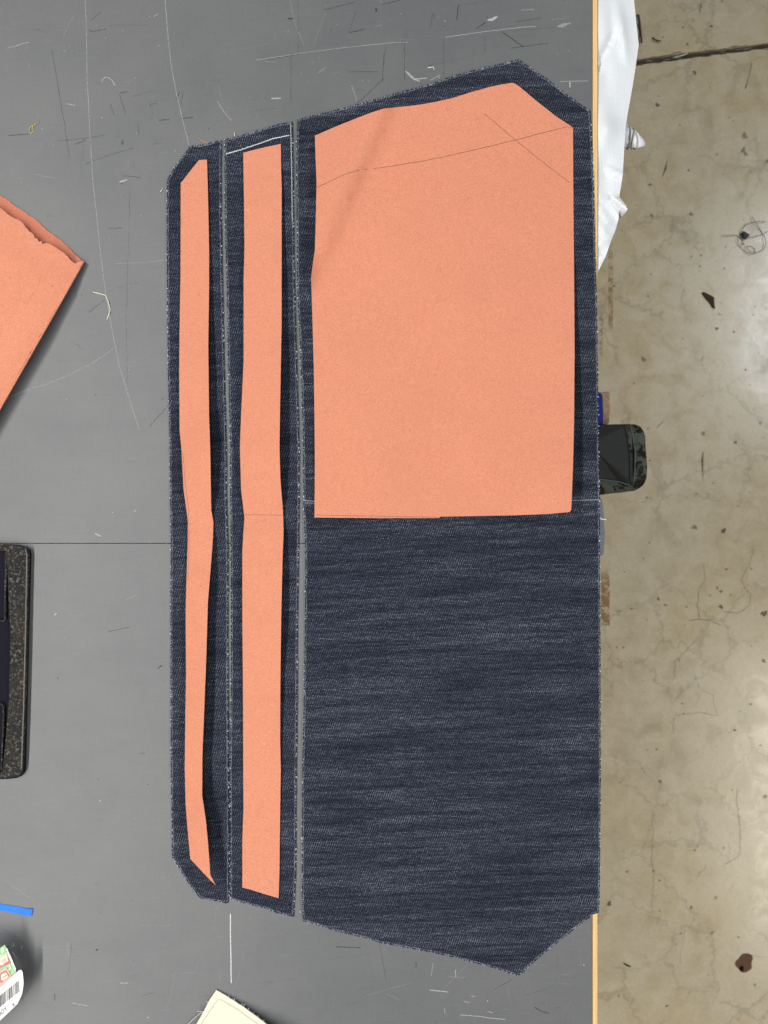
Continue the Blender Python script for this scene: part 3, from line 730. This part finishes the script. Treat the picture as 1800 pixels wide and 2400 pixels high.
# ------------------------------------------------------------------ round packaged item, bottom left
jar = thing('clear_container', 'round clear container with green and red insert and white barcode label', 'container', W(-40, 2300))
JH = .016
JC = (-46, 2302); JR = 101
def m_clear():
    m, nt, b, o = mat('clear_plastic'); n = N(nt)
    setb(b, .12, .5, (.34, .33, .35))
    tr = n.new('ShaderNodeBsdfTransparent'); tr.inputs[0].default_value = (.96, .96, .97, 1)
    mx = n.new('ShaderNodeMixShader'); mx.inputs[0].default_value = .17
    nt.links.new(tr.outputs[0], mx.inputs[1]); nt.links.new(b.outputs[0], mx.inputs[2]); nt.links.new(mx.outputs[0], o.inputs[0])
    return m
mb = MB(); prev = None; segs = 72
for (rr, h) in ((.99, .0), (1.0, .004), (1.0, .009), (.985, .0125), (.95, .0148), (.88, .0158), (.6, .0162), (.02, .0163)):
    cur = [mb.vert(W(JC[0], JC[1], JH) + Vector((JR*S*rr*math.cos(2*math.pi*i/segs), JR*S*rr*math.sin(2*math.pi*i/segs), h-JH))) for i in range(segs)]
    if prev:
        for i in range(segs): mb.face([prev[i], prev[(i+1) % segs], cur[(i+1) % segs], cur[i]], 0, True)
    prev = cur
mb.build('shell', m_clear(), jar)
mb = MB(); cz = W(JC[0], JC[1], 0)
ring = [mb.vert((cz.x+JR*S*.90*math.cos(2*math.pi*i/48), cz.y+JR*S*.90*math.sin(2*math.pi*i/48), TZ+.0135)) for i in range(48)]; mb.face(ring)
mb.build('base_disc', m_plain('grey_base', (.34, .33, .35), .5, .4, .2, 20), jar)
MG = m_plain('green_print', (.26, .52, .24), .4, .5, .45, 6); MR = m_plain('red_print', (.45, .12, .11), .4, .5, .4, 6)
MCr = m_plain('cream_print', (.80, .74, .50), .35, .5, .2, 5); MWp = m_plain('white_print', (.85, .83, .80), .35, .5, .15, 5); MPk = m_plain('pink_print', (.72, .40, .36), .35, .5, .3, 5)
HI = .0166
def poly_on(mb, pts, h, m, th=.0002):
    i0 = [mb.vert(W(x, y, h)) for x, y in pts]
    a, b, c = [mb.v[i] for i in i0[:3]]
    if (b-a).cross(c-a).z < 0: i0 = i0[::-1]
    mb.face(i0, m)
mb = MB()
sheet(mb, [(-90,2262),(0,2222),(11,2214),(14,2220),(27,2254),(38,2278),(37,2288),(0,2330),(-90,2380)], lambda x, y: HI-.0004, .0002, 30, mi=0)
P_ = [([(0,2222),(11,2214),(14,2221),(24,2249),(22,2256),(0,2264)], 0, .0000), ([(0,2270),(0,2252),(22,2244),(25,2256),(17,2262),(10,2264)], 1, .00005),
      ([(0,2240),(14,2235),(19,2252),(6,2262),(0,2262)], 2, .0001), ([(3,2250),(14,2244),(17,2254),(7,2261)], 4, .00015), ([(0,2246),(0,2242),(12,2236),(13,2239)], 4, .00016),
      ([(0,2276),(16,2268),(27,2288),(8,2306),(0,2308)], 4, .0001), ([(0,2281),(14,2273),(24,2288),(6,2303),(0,2304)], 1, .00015), ([(3,2284),(14,2279),(20,2289),(8,2299),(3,2296)], 2, .0002),
      ([(16,2222),(14,2222),(24,2250),(36,2277),(37,2270),(26,2244)], 3, .0002), ([(22,2262),(24,2257),(25,2270),(21,2274),(19,2272),(23,2269)], 2, .0002), ([(5,2290),(17,2284),(18,2286),(6,2292)], 1, .00026),
      ([(9,2262),(18,2256),(19,2258),(10,2264)], 1, .0002), ([(2,2228),(8,2222),(10,2228),(4,2235)], 2, .0001), ([(0,2310),(8,2306),(10,2312),(2,2320)], 4, .0001)]
for pts, m, e in P_: poly_on(mb, pts, HI+.0001+e, m)
mb.build('printed_insert', [MG, MR, MCr, MWp, MPk], jar)
LAB = [(-80,2352),(0,2315),(44,2274.5),(48,2273),(51,2274.5),(53,2280),(55,2296),(55,2308),(52,2328),(48,2338),(41,2353),(30,2364),(0,2392),(-60,2440),(-110,2440)]
mb = MB(); sheet(mb, LAB, lambda x, y: HI+.0005, .0001, 20, mi=0)
M_LAB = m_plain('white_label', (.84, .83, .80), .55, .4, .04, 30); M_INK = m_plain('black_ink', (.055, .055, .06), .6, .3, .3, 3)
lab = mb.build('barcode_label', M_LAB, jar)
# printing on the label: bars
mb = MB(); HB = HI + .0008
random.seed(9)
bars = []; x = -60.0
while x < 44:
    w = random.choice((.9, .9, 1.6, 2.3)); bars.append((x, w)); x += w + random.choice((1.2, 1.6, 2.4))
for x, w in bars:
    y0 = 2340-(x)*.87; y0 = 2333 - x*.80
    h = 27
    poly_on(mb, [(x, y0), (x+w, y0-w*.8), (x+w+.9, y0+h-w*.8), (x+.9, y0+h)], HB, 0)
mb.build('barcode', M_INK, jar)
def text(body, size, px, py, ang, h, m, parent, shear=0):
    cu = bpy.data.curves.new('writing', 'FONT'); cu.body = body; cu.size = size*S; cu.shear = shear; cu.extrude = 0; cu.offset = 0
    tmp = bpy.data.objects.new('tmp', cu); COL.objects.link(tmp)
    bpy.context.view_layer.update()
    me = bpy.data.meshes.new_from_object(tmp.evaluated_get(bpy.context.evaluated_depsgraph_get()))
    bpy.data.objects.remove(tmp); bpy.data.curves.remove(cu)
    me.name = 'writing'; me.materials.clear(); me.materials.append(m)
    w = W(px, py, h) - Vector(parent['_w'])
    me.transform(Matrix.Translation(w) @ Matrix.Rotation(ang, 4, 'Z'))
    ob = bpy.data.objects.new('writing', me); COL.objects.link(ob); ob.parent = parent
    return ob
text('OOY', 13, -5, 2386, R(40), HB, M_INK, jar, .3)
text('X', 12, 30, 2362, R(40), HB, M_INK, jar, .3)
text('0112207', 5, -2, 2328.5, R(40), HB, m_plain('grey_ink', (.35, .35, .36), .6, .3, .2, 3), jar)

# ------------------------------------------------------------------ blue tape
mb = MB(); sheet(mb, [(-60,2107),(0,2118.5),(40,2125),(77,2131.5),(76,2136),(73,2148),(55,2145),(0,2133.5),(-60,2121)], lambda x, y: .0002+max(0, (x-60)/17)*.0007, .00015, 12)
tag(mb.build('tape_strip', m_plain('blue_tape', (.010, .19, .80), .55, .35, .06, 20)), 'short strip of bright blue tape stuck near the left edge', 'tape')

# ------------------------------------------------------------------ canvas swatch, bottom
CAN = [(507,2320.5),(520,2328),(532,2335.5),(552,2348),(572,2361),(598,2380),(624,2400),(700,2456),(640,2540),(380,2540),(425,2456),(460,2400),(469,2386),(478,2370),(484,2357),(490.5,2345),(499,2332)]
cv = thing('canvas_swatch', 'cream canvas swatch with pencilled border and frayed threads at the bottom edge', 'fabric', W(540, 2400))
def zcan(x, y): return .0006 + max(0, min(1, (y-2325)/90))*(.0035 + .003*max(0, (x-520)/100))
def m_canvas():
    m, nt, b, o = mat('cream_canvas'); n = N(nt)
    w1 = n.noise(n.coord((PX/2, PX/12, 1), R(33)), 1, 2, .5); w2 = n.noise(n.coord((PX/12, PX/2, 1), R(33)), 1, 2, .5)
    k = n.math('ADD', n.math('MULTIPLY', n.math('ADD', w1, w2), .16), .84)
    hs = n.new('ShaderNodeHueSaturation'); n.put(hs.inputs['Value'], k); hs.inputs['Color'].default_value = (.80, .74, .60, 1)
    n.put(b.inputs['Base Color'], hs.outputs[0]); setb(b, .9, .1)
    n.bump(n.math('ADD', w1, w2), .0003, .4, b); return m
MCV = m_canvas()
mb = MB(); sheet(mb, CAN, zcan, .0008, 16, 3, .35)
mb.ribbon([W(x, y, zcan(x, y)+.0012) for x, y in arc([(447,2440),(471.5,2400),(490,2372),(510,2344),(519,2344),(554,2364.5),(584,2386),(603,2400),(650,2436)], 5, .5)], S*1.1, 1, .55)
mb.build('cloth', [MCV, m_mark('pencil_on_canvas', (.30, .27, .22), .7, 4, .2, .5, .6)], cv)
mb = MB()
def thr(mb, pts, h, r, m=0, hs=None):
    q = arc(pts, 3, .15); mb.tube([W(x, y, h) for x, y in q], r*S, m, 6)
thr(mb, [(480,2370), (472,2371), (462,2370)], .0025, .55); thr(mb, [(479,2371), (468,2376), (458,2384), (449,2392), (440,2402), (430,2416)], .002, .6)
for x, y, a in ((545,2343,-.9),(548,2344,-1.1),(566,2356,-1.2),(570,2357,-.8),(581,2366,-1),(604,2383,-1.3),(617,2394,-1.2),(489,2347,3.0),(474,2379,3.3),(592,2375,-.6),(534,2336,-1)):
    L = random.uniform(3, 6); thr(mb, [(x, y+2), (x+L*math.cos(a), y+L*math.sin(a))], zcan(x, y)+.0008, .45)
mb.build('loose_thread', m_plain('cream_thread', (.80, .76, .66), .8, .2, .1, 4), cv)

# ------------------------------------------------------------------ threads and lint on the table
def loose(name, label, pts, r, m, h=.0006, step=3, jit=.15, cat='thread', grp='thread clippings on the table'):
    mb = MB(); q = arc(pts, step, jit)
    mb.tube([W(x, y, h+.0003*math.sin(i*.9)) for i, (x, y) in enumerate(q)], [r*S*(1 if 0 < i < len(q)-1 else .5) for i in range(len(q))], 0, 7)
    return tag(mb.build(name, m), label, cat, grp)
M_YEL = m_plain('yellow_thread', (.62, .50, .10), .6, .3, .15, 4); M_CRM = m_plain('cream_yarn', (.72, .70, .52), .7, .3, .15, 4)
M_COR = m_plain('coral_fibre', (.62, .26, .18), .8, .2, .15, 4); M_BLU = m_plain('teal_fibre', (.02, .12, .20), .7, .3, .1, 4)
a = [(92,285), (85,290), (77,295), (71,298), (68,303), (69,309), (73,313), (77,311), (78.5,305), (77,298), (75.5,293), (75.5,288)]
loose('thread', 'yellow looped thread clipping at the upper left', a, .75, M_YEL)
loose('thread', 'long curved cream yarn beside the folded pink paper', [(217,684), (232,688), (247,692), (252,702), (256,716), (258,726), (255,738), (250,750)], 1.2, M_CRM)
loose('thread', 'short pale clipping just left of the narrowest denim strip', [(375,451), (382,441)], 1.0, M_CRM)
loose('thread', 'tiny teal fibre above the narrowest denim strip', [(285,338), (287,331), (286,329)], .9, M_BLU, grp='thread clippings on the table')
loose('thread', 'coral pink fibre tuft at the top end of the narrowest denim strip', [(464,321), (472,329), (480,333), (488,335)], .8, M_COR)
loose('thread', 'short white clipping standing at the top end of the middle denim strip', [(549.5,310), (550,320)], .9, M_WHITE)
loose('thread', 'white thread hanging off the wide denim piece over the grey cloth roll', [(1404,1212), (1410,1217), (1415,1217), (1422,1218)], .9, M_WHITE, .001)
loose('thread', 'white clipping on the wood edging beside the large denim piece', [(1388,379), (1391,385), (1395,389)], .9, M_WHITE, .001)
loose('thread', 'white clipping between the two wider denim pieces near their lower ends', [(702,2134), (705,2139)], 1.3, M_WHITE)
mb = MB(); random.seed(77)
spots = [(43,218), (100,303), (127,319), (126,341), (89,271), (119,367), (31,408), (46,418), (50,429), (65,434), (8,194), (98,302), (271,397), (287,72), (430,8), (302,867), (151,1478), (152,1495), (586,2153), (1161,2323), (1143,2347), (170,2219), (156,2369), (193,1495), (320,312), (850,188), (866,190)]
for i in range(110): spots.append((random.uniform(0, 1380), random.choice((random.uniform(0, 2400), random.uniform(0, 420)))))
for x, y in spots:
    if any(inside((x, y), p) for p in (BIG, MID, NAR, LOW, OUTER)): continue
    L = random.uniform(.2, .9) * (2.4 if random.random() < .12 else 1); a = random.uniform(0, 6.28)
    mb.tube([W(x, y, .0003), W(x+L*math.cos(a)*1.6, y+L*math.sin(a)*1.6, .0003)], S*random.uniform(.3, .75), 0, 5)
tag(mb.build('lint_specks', M_WHITE), 'white lint specks scattered over the grey tabletop', 'lint', None, 'stuff')

# ------------------------------------------------------------------ things beyond the table edge
def m_tarp():
    m, nt, b, o = mat('white_vinyl'); n = N(nt)
    w1 = n.noise(n.coord((PX/3, PX/40, 1)), 1, 1, .5); w2 = n.noise(n.coord((PX/40, PX/3, 1)), 1, 1, .5); l = n.noise(n.coord((PX/60,)*3), 1, 3, .5)
    c = n.mix(l, (.74, .78, .81), (.82, .84, .86)); n.put(b.inputs['Base Color'], c); setb(b, .38, .5)
    n.bump(n.math('ADD', w1, w2), .0004, .3, b); return m
MT = m_tarp()
TARX = 1
tarp = thing('white_tarp', 'bunched sheet of white vinyl sticking out from under the wood table edge', 'tarp', Vector((XE1, .25, 0)))
TB = -.0026
def ztarp(x, y):
    z = TB - .0016*max(0, (x-1400))/10
    # creases
    d = ((x-1402)*(75-155)-(y-155)*(1445-1402))/math.hypot(80, 43)
    z -= .004*math.exp(-(d/7)**2)*max(0, min(1, (1450-x)/20))
    z += .004*math.exp(-((x-1455-(y-60)*.16)/11)**2)*max(0, 1-abs(y-70)/90)
    z += .0035*math.exp(-((x-1418)/16)**2)*math.sin(y/38)*.4
    z += .0025*math.exp(-((x-1428)**2+(y-300)**2)/500)
    if y > 440: z += .0009*math.sin(y*.62+.18*x)*min(1, (y-440)/40)*(.5+.5*math.sin(x*.3))
    z += .003*math.exp(-((y-405-(x-1440)*.5)/5)**2)*max(0, min(1, (x-1415)/30))
    return z
TAR = [(1401.6,-60),(1480,-60),(1486,0),(1491,50),(1497,105),(1490,155),(1483,200),(1472,262),(1466,300),(1463,350),(1460,405),(1456,435),(1451,461),(1451,490),(1450,513),(1443,538),(1432,565),(1420,600),(1406,628),(1401.6,637)]
mb = MB(); sheet(mb, TAR, ztarp, .0008, 8, 8, .1); mb.build('sheet', MT, tarp)
def lathe_path(mb, pts, rad, m, seg=18, flat=1.0, h0=-.05):
    """rounded bunch of cloth along a path of photo points (px,py,h) with radii in px"""
    rings = []
    P = [W(x, y, h) for x, y, h in pts]
    for i, p in enumerate(P):
        t = (P[min(i+1, len(P)-1)]-P[max(i-1, 0)]).normalized(); u = Vector((-t.y, t.x, 0)).normalized(); w = Vector((0, 0, 1))
        rings.append([])
        for k in range(seg):
            a = 2*math.pi*k/seg; rr = rad[i]*S*(1+.06*math.sin(5*a+i)+.03*math.sin(9*a))
            rings[-1].append(mb.vert(p+u*rr*math.cos(a)+w*rr*flat*math.sin(a)))
    for i in range(len(P)-1):
        for k in range(seg): mb.face([rings[i][k], rings[i][(k+1) % seg], rings[i+1][(k+1) % seg], rings[i+1][k]], m, True)
    mb.face(rings[0][::-1], m); mb.face(rings[-1], m, True)
mb = MB(); lathe_path(mb, [(1440,314,-.035),(1462,320,-.035),(1468,322,-.035),(1474,324,-.035),(1480,326,-.035),(1486,328,-.035),(1492,330,-.035),(1500,332,-.036),(1507,333,-.038),(1510,333,-.040)],
                      [31, 28.5, 27, 24.5, 22.5, 20, 18, 14.5, 11, 6], 0, 30, .6)
mb.build('tied_bunch', MT, tarp)
mb = MB()
for cxp, rr, dx in ((1472, 27, 0), (1480, 24, 3), (1489, 20.5, -2)):
    pts = []
    for k in range(25):
        a = 2*math.pi*k/24; c = W(cxp, 323+(cxp-1472)*.35, -.035)
        pts.append(c + Vector((dx*S*math.sin(a*2), rr*S*math.cos(a)*1.0, rr*S*.62*math.sin(a))))
    mb.tube(pts, .0006, 0, 6)
mb.build('tie_cord', m_plain('grey_cord', (.36, .35, .34), .8, .2, .2, 4), tarp)
mb = MB()
CONE = [(1431,458),(1443,461),(1451,461),(1460,472),(1467,482),(1471,491),(1462,503),(1452,512),(1446,515),(1437,508),(1432,500)]
def zc(x, y):
    d = abs(((x-1433)*(490-459)-(y-459)*(1470-1433))/math.hypot(31, 37)); return -.004 - min(1, (d/34))**1.2*.020
sheet(mb, CONE, zc, .0008, 4, 4, .05); mb.build('pointed_fold', MT, tarp)

mb = MB()
wb = thing('wood_offcut', 'rough tan wood offcut with a blue band, below the wood edging', 'wood block', W(1410, 955, -.35))
extrude(mb, [(1380,922),(1408,919),(1418,918),(1427,917),(1430,925),(1429,945),(1431,960),(1429,972),(1428,990),(1424,994),(1380,994)], -.40, -.36, 0, .001)
mb.build('block', m_plain('rough_wood', (.50, .34, .19), .9, .1, .55, 16, .003), wb)
mb = MB(); extrude(mb, [(1380,918),(1404,918),(1410,921),(1413.5,928),(1414,950),(1415,972),(1414,996),(1380,998)], -.402, -.350, 0, .002)
mb.build('blue_band', m_plain('blue_plastic', (.004, .014, .26), .35, .5, .1, 30), wb)

bag = thing('green_bag', 'mottled dark green bundle under a folded charcoal flap, jutting out below the table edge', 'bag', W(1450, 1075, -.42))
def m_moss():
    m, nt, b, o = mat('mottled_green'); n = N(nt)
    a = n.noise(n.coord((PX/42,)*3), 1, 5, .6, .6); c = n.mix(n.mr(a, .46, .54), (.014, .013, .009), (.10, .125, .10))
    c = n.mix(n.mr(n.noise(n.coord((PX/14,)*3, 0, (3, 1, 0)), 1, 3, .6), .5, .7, 0, .5), c, (.10, .10, .06)); n.put(b.inputs['Base Color'], c); setb(b, .8, .2); n.bump(a, .006, .6, b); return m
mb = MB()
extrude(mb, [(1380,994),(1440,993),(1480,991.5),(1496,992),(1508,997),(1516,1007),(1520.5,1020),(1521,1045),(1523,1070),(1525,1095),(1523,1120),(1517,1135),(1506,1144),(1494,1150),(1460,1154),(1415,1159),(1380,1160)], -.46, -.34, 0, .012)
mb.build('bundle', m_moss(), bag)
mb = MB()
CH = -.336
fl_ = {'A': (1380,996,CH), 'B': (1476,993.5,CH-.006), 'B2': (1483,1020,CH-.004), 'C': (1487.5,1060,CH-.002), 'C2': (1487,1100,CH-.002), 'D': (1485,1134,CH-.003), 'E': (1476,1137,CH+.001), 'F': (1396,1055,CH+.010), 'G': (1380,1041,CH+.011), 'H': (1380,1120,CH), 'I': (1420,1125,CH-.001), 'J': (1450,1129,CH-.001), 'K': (1472,1137,CH-.002)}
id_ = {k: mb.vert(W(*v)) for k, v in fl_.items()}
mb.face([id_[k] for k in ('A', 'G', 'F', 'E', 'D', 'C2', 'C', 'B2', 'B')]); mb.face([id_[k] for k in ('G', 'H', 'I', 'J', 'K', 'E', 'F')])
g = mb.build('flap', m_plain('charcoal_vinyl', (.026, .028, .027), .6, .3, .25, 30, .0006, 0, (.3, 4, 1)), bag)
so = g.modifiers.new('thickness', 'SOLIDIFY'); so.thickness = .002
mb = MB(); mb.tube([W(x, y, CH+.003) for x, y in arc([(1476,994), (1483,1020), (1488,1060), (1487.5,1100), (1485,1134)], 6, 0)], .0007, 0, 6)
mb.tube([W(x, y, CH+.003) for x, y in arc([(1385,1120), (1420,1125), (1450,1129), (1476,1137)], 6, 0)], .0007, 0, 6)
mb.build('piping', m_plain('grey_piping', (.16, .165, .16), .6, .3, .2, 6), bag)

mb = MB()
extrude(mb, [(1380,1150),(1400,1158),(1408,1163),(1414,1172),(1417.5,1190),(1419.5,1220),(1420.5,1250),(1419.5,1280),(1418.5,1300),(1406,1306),(1380,1308)], -.32, -.28, 0, .006)
tag(mb.build('cloth_roll', m_plain('speckled_grey', (.26, .29, .34), .9, .1, .5, 14, .002)), 'speckled blue-grey cloth roll peeking out below the mottled green bundle', 'cloth')

# small things on the floor
def floose(name, label, pts, r, m, cat, step=5):
    mb = MB(); q = arc(pts, step, .3); mb.tube([F(x, y, .003+.002*math.sin(i*.7)) for i, (x, y) in enumerate(q)], r*S*2.484, 0, 6)
    return tag(mb.build(name, m), label, cat)
M_BLK = m_plain('black_yarn', (.09, .10, .11), .8, .2, .2, 6); M_DK = m_plain('dark_scrap', (.045, .035, .03), .8, .2, .4, 8)
mb = MB()
for pts in ([(1692,552), (1712,552), (1728,552), (1738,560), (1745,576)], [(1796,519), (1770,520), (1748,526), (1739,540), (1741,548)], [(1762,507), (1776,530), (1792,555), (1796,570), (1789,585), (1772,594), (1756,588), (1748,578), (1760,577), (1769,584), (1770,594)],
            [(1741,548), (1730,556), (1729,570), (1738,583), (1750,592), (1766,596)], [(1742,556), (1765,556), (1785,550), (1800,542)]):
    q = arc(pts, 6, .4); mb.tube([F(x, y, .003+.002*math.sin(i*.8)) for i, (x, y) in enumerate(q)], .55*S*2.484, 0, 6)
q = [(1739,545), (1745,550), (1756,551), (1747,556), (1741,554)]
mb.tube([F(x, y, .004) for x, y in q], [.004, .006, .0015, .005, .003], 0, 6)
tag(mb.build('thread_tangle', M_BLK), 'tangle of thin dark thread lying on the concrete floor', 'thread')
SCR = [(1646,686),(1650,684),(1662,690),(1674,697),(1674.5,712),(1676,723),(1671,720),(1664,709),(1653,697)]
mb = MB(); extrude(mb, SCR, FH+.0006, FH+.003, 0); tag(mb.build('fabric_scrap', m_plain('mesh_scrap', (.075, .05, .038), .9, .1, .7, 12)), 'pointed dark brown mesh scrap on the concrete floor', 'scrap')
floose('curved_clip', 'small curved dark clipping on the floor beside the white tarp tip', [(1530,88), (1535,93), (1542,96), (1549,96)], 1.6, M_DK, 'clipping')
floose('short_rod', 'thin dark straight rod on the floor along the white tarp edge', [(1494,34), (1498,62), (1504,100)], 1.7, M_DK, 'rod')
floose('string', 'white string bit lying in the floor joint', [(1577,135), (1590,132), (1602,129), (1611,125)], 1.3, M_WHITE, 'string')
mb = MB(); q = arc([(1461,2257), (1468,2262), (1478,2266)], 4, .2); mb.tube([F(x, y, .002) for x, y in q], [S*2.5*k for k in ([.6, 1.4, 1.8, 1.6, 1.2, .6, .3, .3, .3][:len(q)])], 0, 6)
tag(mb.build('seed_husk', M_DK), 'dark sliver on the lower part of the concrete floor', 'sliver')

# ------------------------------------------------------------------ light: workshop tube lamps and an added fill
def area(name, loc, target, sx, sy, power, col, spread=180):
    l = bpy.data.lights.new(name, 'AREA'); l.shape = 'RECTANGLE'; l.size = sx; l.size_y = sy; l.energy = power; l.color = col; l.spread = R(spread)
    o = bpy.data.objects.new(name, l); COL.objects.link(o); o.location = loc
    d = Vector(target)-Vector(loc)
    o.rotation_euler = d.to_track_quat('-Z', 'Y').to_euler() if abs(d.normalized().z) < .999 else (0, 0, 0)
    return o
def tube_lamp(name, x, y, z, w, L, power, col, tilt=0.0):
    l = bpy.data.lights.new(name, 'AREA'); l.shape = 'RECTANGLE'; l.size = w; l.size_y = L; l.energy = power; l.color = col
    o = bpy.data.objects.new(name, l); COL.objects.link(o); o.location = (x, y, z); o.rotation_euler = (0, tilt, 0)
    return o
tube_lamp('lamp_left', -1.05, -.60, TZ+1.7, .08, 3.6, 57, (1.0, .975, .94), R(-28))
tube_lamp('overhead_fill', -.05, -.2, TZ+2.3, .25, 2.4, 10, (.98, .98, 1.0), R(5))  # unseen soft fill, added for light from above
tube_lamp('lamp_right_far', 2.70, 1.3, 3.4, .45, 1.3, 40, (.86, .93, 1.0), R(35))
tube_lamp('lamp_right_near', 2.70, -1.95, 3.4, .45, 2.0, 54, (1.0, .95, .82), R(35))
w = bpy.data.worlds.new('World'); scene.world = w; w.use_nodes = True
w.node_tree.nodes['Background'].inputs[0].default_value = (.80, .86, 1.0, 1); w.node_tree.nodes['Background'].inputs[1].default_value = .06

# ------------------------------------------------------------------ camera
cam = bpy.data.cameras.new('camera'); co = bpy.data.objects.new('camera', cam); COL.objects.link(co)
co.location = (0, 0, TZ+D); cam.sensor_fit = 'VERTICAL'; cam.sensor_height = 36; cam.sensor_width = 27; cam.lens = 26
cam.clip_start = .01; cam.clip_end = 50
cam.dof.use_dof = True; cam.dof.focus_distance = D-.002; cam.dof.aperture_fstop = 13
scene.camera = co
scene.render.resolution_x = 768; scene.render.resolution_y = 1024
scene.view_settings.view_transform = 'Standard'; scene.view_settings.look = 'None'
scene.view_settings.exposure = 0; scene.view_settings.gamma = 1
for o in bpy.data.objects:
    if '_w' in o.keys(): del o['_w']
